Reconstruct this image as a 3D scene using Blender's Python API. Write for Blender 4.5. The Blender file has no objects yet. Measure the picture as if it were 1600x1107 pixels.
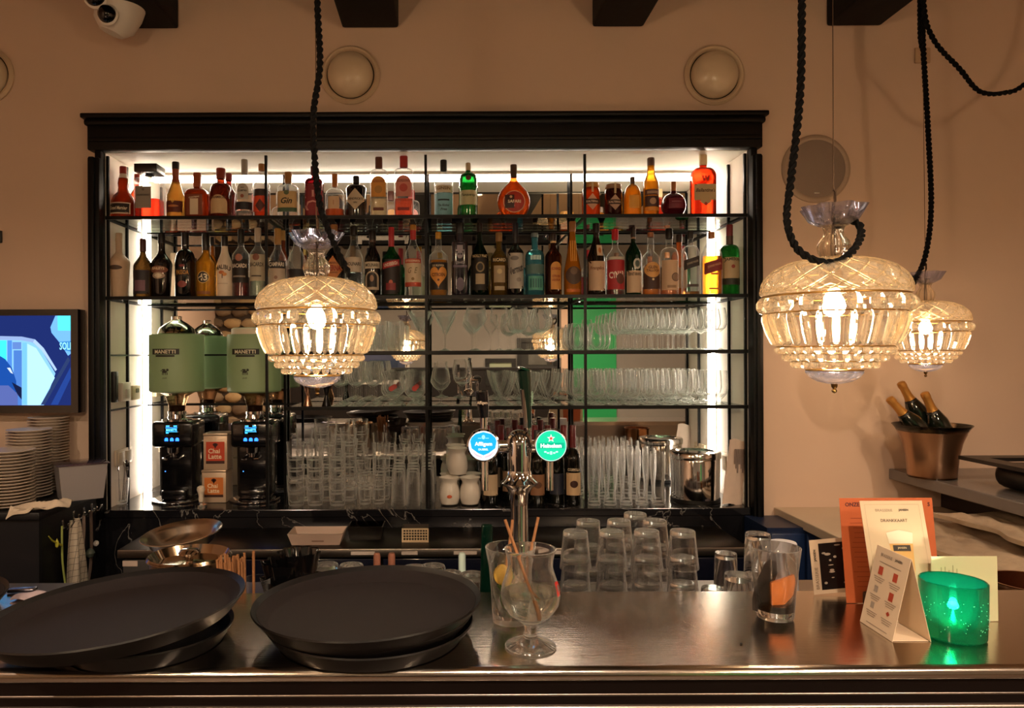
import bpy, bmesh, math, random
from mathutils import Vector, Matrix

random.seed(7)
PI = math.pi
SC = bpy.context.scene
COL = SC.collection

# ------------------------------------------------------------------ camera, world, exposure
F, PX, PY, CZ, ROLL = 1155.56, 700.0, 553.0, 1.65, 0.0042
cam_data = bpy.data.cameras.new('camera')
cam_data.sensor_width = 36.0
cam_data.lens = 26.0
cam_data.shift_x = (800.0 - PX) / 1600.0
cam_data.shift_y = 0.0
cam_data.clip_start = 0.02
cam = bpy.data.objects.new('camera', cam_data)
COL.objects.link(cam)
cam.location = (0, 0, CZ)
cam.rotation_euler = (PI / 2, ROLL, 0)
SC.camera = cam

world = bpy.data.worlds.new('world')
SC.world = world
world.use_nodes = True
world.node_tree.nodes['Background'].inputs[0].default_value = (0.9, 0.72, 0.55, 1)
world.node_tree.nodes['Background'].inputs[1].default_value = 0.02

SC.view_settings.view_transform = 'Standard'
SC.view_settings.look = 'None'
SC.view_settings.gamma = 1.0
SC.view_settings.use_curve_mapping = False
SC.view_settings.exposure = 0.8
SC.cycles.max_bounces = 14
SC.cycles.transmission_bounces = 12
SC.cycles.transparent_max_bounces = 40
SC.cycles.glossy_bounces = 6
SC.cycles.diffuse_bounces = 4
SC.cycles.sample_clamp_indirect = 6.0

BULB_COL = (1.0, 0.715, 0.445)
BULB_W = 3.5            # each pendant bulb
LED_COL = (1.0, 0.83, 0.66)
LED_E = 18.0            # upright niche light strips
LED_TOP = 14.0          # long strip above the mirror
FILL_W = 48.0           # fill lights added in the ceiling over the guests' side

# ------------------------------------------------------------------ helpers
def P(px, py, D):
    u = (px - PX) / F
    v = (PY - py) / F
    return Vector(((u + ROLL * v) * D, D, CZ + (v - ROLL * u) * D))

def lin(h):
    h = h.lstrip('#')
    o = []
    for i in (0, 2, 4):
        c = int(h[i:i + 2], 16) / 255.0
        o.append(c / 12.92 if c <= 0.04045 else ((c + 0.055) / 1.055) ** 2.4)
    return (o[0], o[1], o[2], 1.0)

MATS = {}
def new_mat(name):
    m = bpy.data.materials.new(name)
    m.use_nodes = True
    nt = m.node_tree
    nt.nodes.clear()
    out = nt.nodes.new('ShaderNodeOutputMaterial')
    return m, nt, out

def pm(hexc, rough=0.5, metal=0.0, coat=0.0, spec=0.5, sub=0.0, bump=0.0, bscale=60, var=0.0, vscale=6, emit=0.0, stretch=None):
    key = ('pm', hexc, rough, metal, coat, spec, sub, bump, bscale, var, vscale, emit, stretch)
    if key in MATS:
        return MATS[key]
    m, nt, out = new_mat('surface_' + hexc.strip('#'))
    b = nt.nodes.new('ShaderNodeBsdfPrincipled')
    nt.links.new(b.outputs[0], out.inputs[0])
    c = lin(hexc)
    b.inputs['Base Color'].default_value = c
    b.inputs['Roughness'].default_value = rough
    b.inputs['Metallic'].default_value = metal
    b.inputs['Coat Weight'].default_value = coat
    b.inputs['Specular IOR Level'].default_value = spec
    if emit:
        b.inputs['Emission Color'].default_value = c
        b.inputs['Emission Strength'].default_value = emit
    if bump or var:
        tc = nt.nodes.new('ShaderNodeTexCoord')
        src = tc.outputs['Object']
        if stretch:
            mp = nt.nodes.new('ShaderNodeMapping')
            mp.inputs['Scale'].default_value = stretch
            nt.links.new(src, mp.inputs[0]); src = mp.outputs[0]
    if bump:
        n = nt.nodes.new('ShaderNodeTexNoise'); n.inputs['Scale'].default_value = bscale; n.inputs['Detail'].default_value = 4
        nt.links.new(src, n.inputs['Vector'])
        bp = nt.nodes.new('ShaderNodeBump'); bp.inputs['Strength'].default_value = bump; bp.inputs['Distance'].default_value = 0.004
        nt.links.new(n.outputs[0], bp.inputs['Height']); nt.links.new(bp.outputs[0], b.inputs['Normal'])
    if var:
        n2 = nt.nodes.new('ShaderNodeTexNoise'); n2.inputs['Scale'].default_value = vscale; n2.inputs['Detail'].default_value = 5
        nt.links.new(src, n2.inputs['Vector'])
        mx = nt.nodes.new('ShaderNodeMix'); mx.data_type = 'RGBA'
        mx.inputs[6].default_value = tuple(x * (1 - var) for x in c[:3]) + (1,)
        mx.inputs[7].default_value = tuple(min(1, x * (1 + var)) for x in c[:3]) + (1,)
        nt.links.new(n2.outputs[0], mx.inputs[0]); nt.links.new(mx.outputs[2], b.inputs['Base Color'])
    MATS[key] = m
    return m

def emis(hexc, s):
    key = ('em', hexc, s)
    if key not in MATS:
        m, nt, out = new_mat('glow_' + hexc.strip('#'))
        e = nt.nodes.new('ShaderNodeEmission')
        e.inputs[0].default_value = lin(hexc); e.inputs[1].default_value = s
        nt.links.new(e.outputs[0], out.inputs[0])
        MATS[key] = m
    return MATS[key]

def emis_rgb(rgb, s, name):
    key = ('emr', rgb, s)
    if key not in MATS:
        m, nt, out = new_mat(name)
        e = nt.nodes.new('ShaderNodeEmission')
        e.inputs[0].default_value = rgb + (1,); e.inputs[1].default_value = s
        nt.links.new(e.outputs[0], out.inputs[0])
        MATS[key] = m
    return MATS[key]

def tint(hexc, body=0.35, rough=0.02, glow=0.5):
    """coloured bottle glass with liquid: transparent + light-scattering + gloss"""
    key = ('tint', hexc, body, rough, glow)
    if key in MATS:
        return MATS[key]
    m, nt, out = new_mat('tinted_glass_' + hexc.strip('#'))
    c = lin(hexc)
    t = nt.nodes.new('ShaderNodeBsdfTransparent'); t.inputs[0].default_value = tuple(x ** 0.6 for x in c[:3]) + (1,)
    r = nt.nodes.new('ShaderNodeBsdfRefraction'); r.inputs[0].default_value = tuple(x ** 0.6 for x in c[:3]) + (1,)
    r.inputs['IOR'].default_value = 1.18; r.inputs['Roughness'].default_value = rough
    tl = nt.nodes.new('ShaderNodeBsdfTranslucent'); tl.inputs[0].default_value = c
    df = nt.nodes.new('ShaderNodeBsdfDiffuse'); df.inputs[0].default_value = c
    m0 = nt.nodes.new('ShaderNodeMixShader'); m0.inputs[0].default_value = 0.5
    nt.links.new(t.outputs[0], m0.inputs[1]); nt.links.new(r.outputs[0], m0.inputs[2])
    m1 = nt.nodes.new('ShaderNodeMixShader'); m1.inputs[0].default_value = glow
    nt.links.new(df.outputs[0], m1.inputs[1]); nt.links.new(tl.outputs[0], m1.inputs[2])
    m2 = nt.nodes.new('ShaderNodeMixShader'); m2.inputs[0].default_value = body
    nt.links.new(m0.outputs[0], m2.inputs[1]); nt.links.new(m1.outputs[0], m2.inputs[2])
    g = nt.nodes.new('ShaderNodeBsdfGlossy'); g.inputs['Roughness'].default_value = 0.04
    fr = nt.nodes.new('ShaderNodeFresnel'); fr.inputs[0].default_value = 1.45
    m3 = nt.nodes.new('ShaderNodeMixShader')
    nt.links.new(fr.outputs[0], m3.inputs[0]); nt.links.new(m2.outputs[0], m3.inputs[1]); nt.links.new(g.outputs[0], m3.inputs[2])
    nt.links.new(m3.outputs[0], out.inputs[0])
    MATS[key] = m
    return m

def glass(hexc='#ffffff', clear=0.35, ior=1.45, glow=0.0, rough=0.0):
    """clear glass: refraction + part straight-through + gloss"""
    key = ('glass', hexc, clear, ior, glow, rough)
    if key in MATS:
        return MATS[key]
    m, nt, out = new_mat('clear_glass_' + hexc.strip('#'))
    c = lin(hexc)
    gl = nt.nodes.new('ShaderNodeBsdfGlass'); gl.inputs[0].default_value = c; gl.inputs['IOR'].default_value = ior; gl.inputs['Roughness'].default_value = rough
    t = nt.nodes.new('ShaderNodeBsdfTransparent'); t.inputs[0].default_value = c
    mx = nt.nodes.new('ShaderNodeMixShader'); mx.inputs[0].default_value = clear
    nt.links.new(gl.outputs[0], mx.inputs[1]); nt.links.new(t.outputs[0], mx.inputs[2])
    last = mx.outputs[0]
    if glow:
        tl = nt.nodes.new('ShaderNodeBsdfTranslucent'); tl.inputs[0].default_value = c
        df = nt.nodes.new('ShaderNodeBsdfDiffuse'); df.inputs[0].default_value = c
        m1 = nt.nodes.new('ShaderNodeMixShader'); m1.inputs[0].default_value = 0.6
        nt.links.new(df.outputs[0], m1.inputs[1]); nt.links.new(tl.outputs[0], m1.inputs[2])
        m2 = nt.nodes.new('ShaderNodeMixShader'); m2.inputs[0].default_value = glow
        nt.links.new(last, m2.inputs[1]); nt.links.new(m1.outputs[0], m2.inputs[2])
        last = m2.outputs[0]
    nt.links.new(last, out.inputs[0])
    MATS[key] = m
    return m

def ware(fac0=.05, edge=.75, pw=2.2, real=0.0):
    """clear drinking glass: see-through faces, bright rims where the wall is seen edge-on"""
    key = ('ware', fac0, edge, pw, real)
    if key in MATS:
        return MATS[key]
    m, nt, out = new_mat('drinking_glass')
    t = nt.nodes.new('ShaderNodeBsdfTransparent'); t.inputs[0].default_value = (.985, .985, .985, 1)
    base = t.outputs[0]
    if real:
        g0 = nt.nodes.new('ShaderNodeBsdfGlass'); g0.inputs['IOR'].default_value = 1.45; g0.inputs['Roughness'].default_value = 0.0
        mr = nt.nodes.new('ShaderNodeMixShader'); mr.inputs[0].default_value = real
        nt.links.new(t.outputs[0], mr.inputs[1]); nt.links.new(g0.outputs[0], mr.inputs[2]); base = mr.outputs[0]
    g = nt.nodes.new('ShaderNodeBsdfGlossy'); g.inputs['Roughness'].default_value = .06
    tl = nt.nodes.new('ShaderNodeBsdfTranslucent'); tl.inputs[0].default_value = (1, 1, .98, 1)
    df = nt.nodes.new('ShaderNodeBsdfDiffuse'); df.inputs[0].default_value = (1, 1, .98, 1)
    m1 = nt.nodes.new('ShaderNodeMixShader'); m1.inputs[0].default_value = .5
    nt.links.new(tl.outputs[0], m1.inputs[1]); nt.links.new(df.outputs[0], m1.inputs[2])
    m2 = nt.nodes.new('ShaderNodeMixShader'); m2.inputs[0].default_value = .35
    nt.links.new(m1.outputs[0], m2.inputs[1]); nt.links.new(g.outputs[0], m2.inputs[2])
    lw = nt.nodes.new('ShaderNodeLayerWeight'); lw.inputs[0].default_value = .5
    pw_ = nt.nodes.new('ShaderNodeMath'); pw_.operation = 'POWER'; pw_.inputs[1].default_value = pw
    nt.links.new(lw.outputs['Facing'], pw_.inputs[0])
    ma = nt.nodes.new('ShaderNodeMath'); ma.operation = 'MULTIPLY_ADD'; ma.inputs[1].default_value = edge; ma.inputs[2].default_value = fac0
    nt.links.new(pw_.outputs[0], ma.inputs[0])
    m3 = nt.nodes.new('ShaderNodeMixShader')
    nt.links.new(ma.outputs[0], m3.inputs[0]); nt.links.new(base, m3.inputs[1]); nt.links.new(m2.outputs[0], m3.inputs[2])
    nt.links.new(m3.outputs[0], out.inputs[0])
    MATS[key] = m
    return m

ORD = ['first', 'second', 'third', 'fourth', 'fifth', 'sixth', 'seventh', 'eighth', 'ninth', 'tenth', 'eleventh', 'twelfth', 'thirteenth', 'fourteenth', 'fifteenth', 'sixteenth', 'seventeenth', 'eighteenth', 'nineteenth', 'twentieth', 'twenty-first', 'twenty-second', 'twenty-third', 'twenty-fourth', 'twenty-fifth', 'twenty-sixth', 'twenty-seventh', 'twenty-eighth', 'twenty-ninth', 'thirtieth']

def pane(hexc='#f2fff8', ior=1.45):
    key = ('pane', hexc, ior)
    if key in MATS:
        return MATS[key]
    m, nt, out = new_mat('thin_glass_' + hexc.strip('#'))
    t = nt.nodes.new('ShaderNodeBsdfTransparent'); t.inputs[0].default_value = lin(hexc)
    g = nt.nodes.new('ShaderNodeBsdfGlossy'); g.inputs['Roughness'].default_value = 0.01
    fr = nt.nodes.new('ShaderNodeFresnel'); fr.inputs[0].default_value = ior
    mx = nt.nodes.new('ShaderNodeMixShader')
    nt.links.new(fr.outputs[0], mx.inputs[0]); nt.links.new(t.outputs[0], mx.inputs[1]); nt.links.new(g.outputs[0], mx.inputs[2])
    nt.links.new(mx.outputs[0], out.inputs[0])
    MATS[key] = m
    return m

def marble():
    key = 'marble'
    if key in MATS:
        return MATS[key]
    m, nt, out = new_mat('black_marble')
    b = nt.nodes.new('ShaderNodeBsdfPrincipled'); b.inputs['Roughness'].default_value = 0.12
    tc = nt.nodes.new('ShaderNodeTexCoord')
    n = nt.nodes.new('ShaderNodeTexNoise'); n.inputs['Scale'].default_value = 2.3; n.inputs['Detail'].default_value = 7; n.inputs['Distortion'].default_value = 1.6
    nt.links.new(tc.outputs['Object'], n.inputs['Vector'])
    mt = nt.nodes.new('ShaderNodeMath'); mt.operation = 'SUBTRACT'; mt.inputs[1].default_value = 0.5
    nt.links.new(n.outputs[0], mt.inputs[0])
    ab = nt.nodes.new('ShaderNodeMath'); ab.operation = 'ABSOLUTE'; nt.links.new(mt.outputs[0], ab.inputs[0])
    cr = nt.nodes.new('ShaderNodeValToRGB')
    cr.color_ramp.elements[0].position = 0.0; cr.color_ramp.elements[0].color = (0.22, 0.21, 0.20, 1)
    cr.color_ramp.elements[1].position = 0.006; cr.color_ramp.elements[1].color = (0.008, 0.008, 0.010, 1)
    nt.links.new(ab.outputs[0], cr.inputs[0]); nt.links.new(cr.outputs[0], b.inputs['Base Color'])
    nt.links.new(b.outputs[0], out.inputs[0])
    MATS[key] = m
    return m

# ---- geometry: every builder returns (verts, faces)
def box(x0, x1, y0, y1, z0, z1):
    v = [(x0, y0, z0), (x1, y0, z0), (x1, y1, z0), (x0, y1, z0), (x0, y0, z1), (x1, y0, z1), (x1, y1, z1), (x0, y1, z1)]
    f = [(3, 2, 1, 0), (4, 5, 6, 7), (0, 1, 5, 4), (1, 2, 6, 5), (2, 3, 7, 6), (3, 0, 4, 7)]
    return v, f

def rbox(x0, x1, y0, y1, z0, z1, r=0.004, seg=2):
    bm = bmesh.new()
    v, f = box(x0, x1, y0, y1, z0, z1)
    vs = [bm.verts.new(p) for p in v]
    for q in f: bm.faces.new([vs[i] for i in q])
    bmesh.ops.bevel(bm, geom=list(bm.edges), offset=r, segments=seg, affect='EDGES', profile=0.5)
    bm.verts.index_update()
    V = [tuple(x.co) for x in bm.verts]; Fc = [tuple(x.index for x in q.verts) for q in bm.faces]
    bm.free()
    return V, Fc

def join(*vfs):
    V, Fc = [], []
    for v, f in vfs:
        o = len(V)
        V += [tuple(p) for p in v]
        Fc += [tuple(i + o for i in q) for q in f]
    return V, Fc

def move(vf, d):
    return [(p[0] + d[0], p[1] + d[1], p[2] + d[2]) for p in vf[0]], vf[1]

def xf(vf, M):
    return [tuple(M @ Vector(p)) for p in vf[0]], vf[1]

def sup(a, n):
    c, s = math.cos(a), math.sin(a)
    if n == 2:
        return c, s
    e = 2.0 / n
    return math.copysign(abs(c) ** e, c), math.copysign(abs(s) ** e, s)

def lathe(prof, seg=24, n=2, sy=1.0, rmod=None):
    V, Fc, rows = [], [], []
    for (r, z) in prof:
        if r < 1e-6:
            rows.append([len(V)]); V.append((0, 0, z))
        else:
            row = []
            for i in range(seg):
                a = 2 * PI * i / seg
                c, s = sup(a, n)
                k = rmod(a, z) if rmod else 1.0
                row.append(len(V)); V.append((r * c * k, r * s * sy * k, z))
            rows.append(row)
    for a, b in zip(rows[:-1], rows[1:]):
        if len(a) == 1 and len(b) == 1: continue
        if len(a) == 1:
            for i in range(seg): Fc.append((a[0], b[(i + 1) % seg], b[i]))
        elif len(b) == 1:
            for i in range(seg): Fc.append((a[i], a[(i + 1) % seg], b[0]))
        else:
            for i in range(seg): Fc.append((a[i], a[(i + 1) % seg], b[(i + 1) % seg], b[i]))
    return V, Fc

def tube(pts, r, seg=8, caps=True, rf=None):
    pts = [Vector(p) for p in pts]
    V, Fc, rows = [], [], []
    up = None
    for i, p in enumerate(pts):
        t = (pts[min(i + 1, len(pts) - 1)] - pts[max(i - 1, 0)]).normalized()
        if up is None:
            up = Vector((0, 0, 1)) if abs(t.z) < 0.9 else Vector((1, 0, 0))
        a = (up - t * up.dot(t)).normalized(); up = a
        b = t.cross(a)
        rr = rf(i / (len(pts) - 1)) * r if rf else r
        row = []
        for k in range(seg):
            w = 2 * PI * k / seg
            row.append(len(V)); V.append(tuple(p + (a * math.cos(w) + b * math.sin(w)) * rr))
        rows.append(row)
    for a, b in zip(rows[:-1], rows[1:]):
        for i in range(seg): Fc.append((a[i], a[(i + 1) % seg], b[(i + 1) % seg], b[i]))
    if caps:
        Fc.append(tuple(reversed(rows[0]))); Fc.append(tuple(rows[-1]))
    return V, Fc

def smooth_path(pts, n=8):
    pts = [Vector(p) for p in pts]
    q = [pts[0] * 2 - pts[1]] + pts + [pts[-1] * 2 - pts[-2]]
    out = []
    for i in range(1, len(q) - 2):
        for k in range(n):
            t = k / n
            a, b, c, d = q[i - 1], q[i], q[i + 1], q[i + 2]
            out.append(0.5 * ((2 * b) + (c - a) * t + (2 * a - 5 * b + 4 * c - d) * t * t + (3 * b - a - 3 * c + d) * t ** 3))
    out.append(pts[-1])
    return out

def twisted(pts, r, pitch, n=10):
    """two strands wound round each other along a path"""
    path = smooth_path(pts, n)
    # resample
    dense = [path[0]]
    step = pitch / 7
    for a, b in zip(path[:-1], path[1:]):
        L = (b - a).length
        k = max(1, int(L / step))
        for i in range(1, k + 1): dense.append(a.lerp(b, i / k))
    up = Vector((0, 1, 0)); dist = 0.0
    s1, s2 = [], []
    for i, p in enumerate(dense):
        t = (dense[min(i + 1, len(dense) - 1)] - dense[max(i - 1, 0)]).normalized()
        if abs(t.dot(up)) > 0.98: up = Vector((1, 0, 0))
        a = (up - t * up.dot(t)).normalized(); b = t.cross(a)
        if i: dist += (p - dense[i - 1]).length
        w = 2 * PI * dist / pitch
        o = (a * math.cos(w) + b * math.sin(w)) * r
        s1.append(p + o); s2.append(p - o)
    return join(tube(s1, r * 1.2, 6), tube(s2, r * 1.2, 6))

def mesh(vf, mat, smooth=True, name='mesh'):
    me = bpy.data.meshes.new(name)
    me.from_pydata([tuple(p) for p in vf[0]], [], [tuple(q) for q in vf[1]])
    if smooth and len(me.polygons):
        me.polygons.foreach_set('use_smooth', [True] * len(me.polygons))
        try:
            me.set_sharp_from_angle(angle=math.radians(38))
        except Exception:
            pass
    if mat: me.materials.append(mat)
    me.update()
    return me

def obj(name, vf, mat, parent=None, loc=(0, 0, 0), rot=(0, 0, 0), smooth=True, label=None):
    me = vf if isinstance(vf, bpy.types.Mesh) else mesh(vf, mat, smooth, name)
    o = bpy.data.objects.new(name, me)
    COL.objects.link(o)
    o.location = loc; o.rotation_euler = rot
    if parent: o.parent = parent
    if label: o['label'] = label
    return o

def tag(o, label, cat, group=None, kind=None):
    o['label'] = label; o['category'] = cat
    if group: o['group'] = group
    if kind: o['kind'] = kind
    return o

def thing(name, label, cat, loc=(0, 0, 0), rot=(0, 0, 0), group=None):
    o = bpy.data.objects.new(name, None)
    COL.objects.link(o)
    o.location = loc; o.rotation_euler = rot
    o.empty_display_size = 0.05
    return tag(o, label, cat, group)

def struct(name, vf, mat, label=None, smooth=False, cat=None):
    o = obj(name, vf, mat, smooth=smooth)
    o['kind'] = 'structure'
    if label: o['label'] = label
    if cat: o['category'] = cat
    return o

def dup(root, loc, rot=None, label=None, group=None):
    r = root.copy(); COL.objects.link(r)
    r.location = loc
    if rot is not None: r.rotation_euler = rot
    if label: r['label'] = label
    if group: r['group'] = group
    for ch in list(root.children):
        c = ch.copy(); COL.objects.link(c); c.parent = r
        for g in list(ch.children):
            d = g.copy(); COL.objects.link(d); d.parent = c
    return r

# ---- lettering
TXT = {}
def text2d(s, bold=0.0, shear=0.0):
    key = (s, bold, shear)
    if key in TXT: return TXT[key]
    cu = bpy.data.curves.new('t', 'FONT')
    cu.body = s; cu.size = 1.0; cu.align_x = 'CENTER'; cu.align_y = 'CENTER'
    cu.resolution_u = 2; cu.offset = bold; cu.shear = shear; cu.fill_mode = 'FRONT'
    ob = bpy.data.objects.new('t', cu)
    COL.objects.link(ob)
    me = bpy.data.meshes.new_from_object(ob)
    V = [(v.co.x, v.co.y) for v in me.vertices]; Fc = [tuple(p.vertices) for p in me.polygons]
    bpy.data.objects.remove(ob); bpy.data.curves.remove(cu); bpy.data.meshes.remove(me)
    if V:
        x0, x1 = min(p[0] for p in V), max(p[0] for p in V)
        y0, y1 = min(p[1] for p in V), max(p[1] for p in V)
        cx, cy, h = (x0 + x1) / 2, (y0 + y1) / 2, (y1 - y0) or 1
        V = [((p[0] - cx) / h, (p[1] - cy) / h) for p in V]     # unit height, centred
    TXT[key] = (V, Fc)
    return TXT[key]

def text_vf(s, cx, cz, h, surf, off, maxw=None, rot=0.0, bold=0.01, shear=0.0, arch=0.0):
    V, Fc = text2d(s, bold, shear)
    if not V: return [], []
    w = max(p[0] for p in V) * 2 * h
    kx = min(1.0, maxw / w) if maxw else 1.0
    c, sn = math.cos(rot), math.sin(rot)
    out = []
    for (x, y) in V:
        x *= h * kx; y *= h
        if arch: y -= arch * (x / (w * kx / 2 + 1e-9)) ** 2
        X, Y = x * c - y * sn, x * sn + y * c
        out.append(surf(cx + X, cz + Y, off))
    return out, Fc

# flat outlines (star-shaped about their centre), dense boundary
def o_rect(cx, cz, hw, hh, n=10, slant=0.0):
    p = []
    for k in range(n): p.append((-hw + 2 * hw * k / n, -hh))
    for k in range(n): p.append((hw, -hh + 2 * hh * k / n))
    for k in range(n): p.append((hw - 2 * hw * k / n, hh))
    for k in range(n): p.append((-hw, hh - 2 * hh * k / n))
    return (cx, cz), [(cx + a, cz + b + slant * a) for a, b in p]
def o_dia(cx, cz, hw, hh, n=8):
    c = [(0, -hh), (hw, 0), (0, hh), (-hw, 0)]
    p = []
    for i in range(4):
        a, b = c[i], c[(i + 1) % 4]
        for k in range(n): p.append((cx + a[0] + (b[0] - a[0]) * k / n, cz + a[1] + (b[1] - a[1]) * k / n))
    return (cx, cz), p
def o_ell(cx, cz, hw, hh, n=32):
    return (cx, cz), [(cx + hw * math.cos(2 * PI * k / n), cz + hh * math.sin(2 * PI * k / n)) for k in range(n)]
def o_heart(cx, cz, hw, hh, n=40):
    p = []
    for k in range(n):
        t = 2 * PI * k / n
        p.append((cx - hw * math.sin(t) ** 3, cz + hh * (13 * math.cos(t) - 5 * math.cos(2 * t) - 2 * math.cos(3 * t) - math.cos(4 * t) + 2.5) / 14.5))
    return (cx, cz), p
def o_arch(cx, cz, hw, hh, n=8):
    p = [(-hw + 2 * hw * k / n, -hh) for k in range(n)] + [(hw, -hh + (2 * hh - hw) * k / n) for k in range(n)]
    p += [(hw * math.cos(PI * k / 16), hh - hw + hw * math.sin(PI * k / 16)) for k in range(17)]
    p += [(-hw, hh - hw - (2 * hh - hw) * (k + 1) / n) for k in range(n - 1)]
    return (cx, cz), [(cx + a, cz + b) for a, b in p]
def o_star(cx, cz, r, n=5):
    p = []
    for k in range(2 * n):
        a = PI / 2 + PI * k / n
        rr = r if k % 2 == 0 else r * 0.42
        p.append((cx + rr * math.cos(a), cz + rr * math.sin(a)))
    return (cx, cz), p

def decal_vf(outline, surf, off, rings=6):
    c, b = outline
    V = [surf(c[0], c[1], off)]; Fc = []
    n = len(b)
    for k in range(1, rings + 1):
        t = k / rings
        for p in b: V.append(surf(c[0] + (p[0] - c[0]) * t, c[1] + (p[1] - c[1]) * t, off))
    for i in range(n): Fc.append((0, 1 + i, 1 + (i + 1) % n))
    for k in range(rings - 1):
        o1, o2 = 1 + k * n, 1 + (k + 1) * n
        for i in range(n): Fc.append((o1 + i, o2 + i, o2 + (i + 1) % n, o1 + (i + 1) % n))
    return V, Fc

def flat(x, z, off):
    return (x, -off, z)

# ================================================================== THE SETTING
WALL = 3.40          # plaster face of the bar's back wall
BACK = 3.83          # mirror at the back of the niche
XL, XR = -3.3, 4.3   # side walls
YB = -2.9            # wall behind the guests
ZC = 3.46            # ceiling
NL, NR = P(166, 500, WALL).x, P(1168, 500, WALL).x      # niche opening
NZ0, NZ1 = 0.943, 2.58
S1, S2, S3, S4 = 2.287, 1.918, 1.662, 1.407             # shelf tops
SHELF = {1: S1, 2: S2, 3: S3, 4: S4, 5: NZ0}

plaster = pm('#d3b8a2', 0.85, bump=0.12, bscale=35, var=0.05, vscale=2.5)
ceilm = pm('#bfa283', 0.9, bump=0.1, bscale=20)
blackwood = pm('#070606', 0.45, spec=.25, bump=0.05, bscale=30)
beamm = pm('#0b0908', 0.7, spec=.2, bump=0.3, bscale=18, stretch=(6, 1, 6))
steel = pm('#c9bfb5', 0.17, 1.0, bump=0.10, bscale=260, stretch=(0.04, 1, 1))
chrome = pm('#d8d8da', 0.06, 1.0)
brushed = pm('#a39a92', 0.32, 1.0)
blackmetal = pm('#0b0b0c', 0.4, 0.6)
nichewhite = pm('#f2e8dc', 0.6)
navy = pm('#0c1226', 0.35)
blackpl = pm('#0a0a0b', 0.35)

struct('floor', box(XL, XR, YB, WALL + 0.6, -0.05, 0), pm('#4a3a2e', 0.5, var=0.2, vscale=3))
struct('ceiling', box(XL, XR, YB, WALL + 0.6, ZC, ZC + 0.05), ceilm)
# back wall with the niche hole, one mesh
struct('wall_back', join(
    box(XL, NL - 0.02, WALL, WALL + 0.55, 0, ZC), box(NR + 0.02, XR, WALL, WALL + 0.55, 0, ZC),
    box(NL - 0.02, NR + 0.02, WALL, WALL + 0.55, NZ1 + 0.02, ZC), box(NL - 0.02, NR + 0.02, WALL, WALL + 0.55, 0, NZ0 - 0.04)), plaster)
struct('wall_left', box(XL - 0.1, XL, YB, WALL + 0.6, 0, ZC), plaster)
struct('wall_right', box(XR, XR + 0.1, YB, WALL + 0.6, 0, ZC), plaster)
wf = struct('wall_front', box(XL, XR, YB - 0.1, YB, 0, ZC), pm('#86827a', 0.8, var=0.05))

# what the mirror shows on the wall behind the guests
def rp(px, py, y):       # pixel seen in the mirror -> point on the plane y
    return P(px, py, 2 * BACK - y).x, P(px, py, 2 * BACK - y).z
x0, zt = rp(888, 473, YB); x1, _ = rp(962, 473, YB)
struct('trim_1', rbox(x0, x1, YB, YB + 0.03, 0.05, zt, 0.008), pm('#1f9a55', 0.5), 'green painted panel on the wall facing the bar')
x2, _ = rp(876, 500, YB)
struct('trim_2', rbox(x2, x0 - 0.003, YB, YB + 0.05, 0.05, zt + 0.1, 0.006), pm('#d9b79c', 0.6))
struct('baseboard_front', join(box(-2.45, x2 - .01, YB, YB + .03, 0, 1.42), rbox(-2.45, x2 - .01, YB, YB + .05, 1.42, 1.46, .006)), pm('#17120f', .4), 'dark wood wainscot on the wall facing the bar')
# rough stone wall end
sx0, _ = rp(318, 500, YB); sx1, _ = rp(455, 500, YB)
ws = struct('wall_stone', box(sx0, sx1, YB, YB + 0.06, 0, ZC), pm('#3b2f25', 0.9))
stone_mats = [pm(c, 0.85, bump=0.5, bscale=25) for c in ('#8a7458', '#a38b66', '#6d5a45', '#b79a6d')]
def stone_vf(rx, rz, sd):
    rnd = random.Random(sd)
    prof = [(0, 0.075), (0.6, 0.07), (0.9, 0.045), (1.0, 0.0)]
    V, Fc = lathe([(r, z) for r, z in prof], 9)
    return [(x * rx * (1 + rnd.uniform(-.12, .12)), z, y * rz * (1 + rnd.uniform(-.12, .12))) for x, y, z in V], Fc
smesh = [mesh(stone_vf(0.15, 0.085, i), stone_mats[i % 4], True, 'stone') for i in range(6)]
for m_ in smesh: m_.flip_normals()
zz, rowi = 0.7, 0
while zz < 3.0:
    xx = sx0 + (0.02 if rowi % 2 else 0.13)
    while xx < sx1 - 0.1:
        o = obj('stone', random.choice(smesh), None, ws, (xx + 0.05, YB + 0.05, zz))
        o.scale = (random.uniform(0.7, 1.05), 1, random.uniform(0.8, 1.1))
        xx += random.uniform(0.23, 0.29)
    zz += 0.175; rowi += 1
def picture(px0, py0, px1, py1, fr, mt, inner, label):
    a, zt_ = rp(px0, py0, YB + .03); b, zb_ = rp(px1, py1, YB + .03)
    t = thing('framed_picture', label, 'picture', ((a + b) / 2, YB, zb_))
    w, h = (b - a) / 2, zt_ - zb_
    obj('frame', join(box(-w, w, 0, .04, 0, .06), box(-w, w, 0, .04, h - .06, h), box(-w, -w + .06, 0, .04, .06, h - .06), box(w - .06, w, 0, .04, .06, h - .06)), pm(fr, .4), t, smooth=False)
    obj('mount', box(-w + .06, w - .06, 0, .02, .06, h - .06), pm(mt, .6), t, smooth=False)
    obj('print', box(-w + .16, w - .16, .02, .024, .16, h - .16), pm(inner, .3, var=.6, vscale=8), t, smooth=False)
picture(808, 528, 872, 587, '#0c0c0c', '#24241f', '#5a5a54', 'dark framed print on the guests wall seen in the mirror beside the green panel')
picture(758, 560, 806, 603, '#151512', '#9aa487', '#151512', 'black banded frame with pale mount seen in the mirror left of the dark print')
picture(560, 545, 640, 600, '#d8d2c4', '#39405a', '#20304a', 'white framed dark blue window picture seen in the mirror behind the stemmed glasses')

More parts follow.
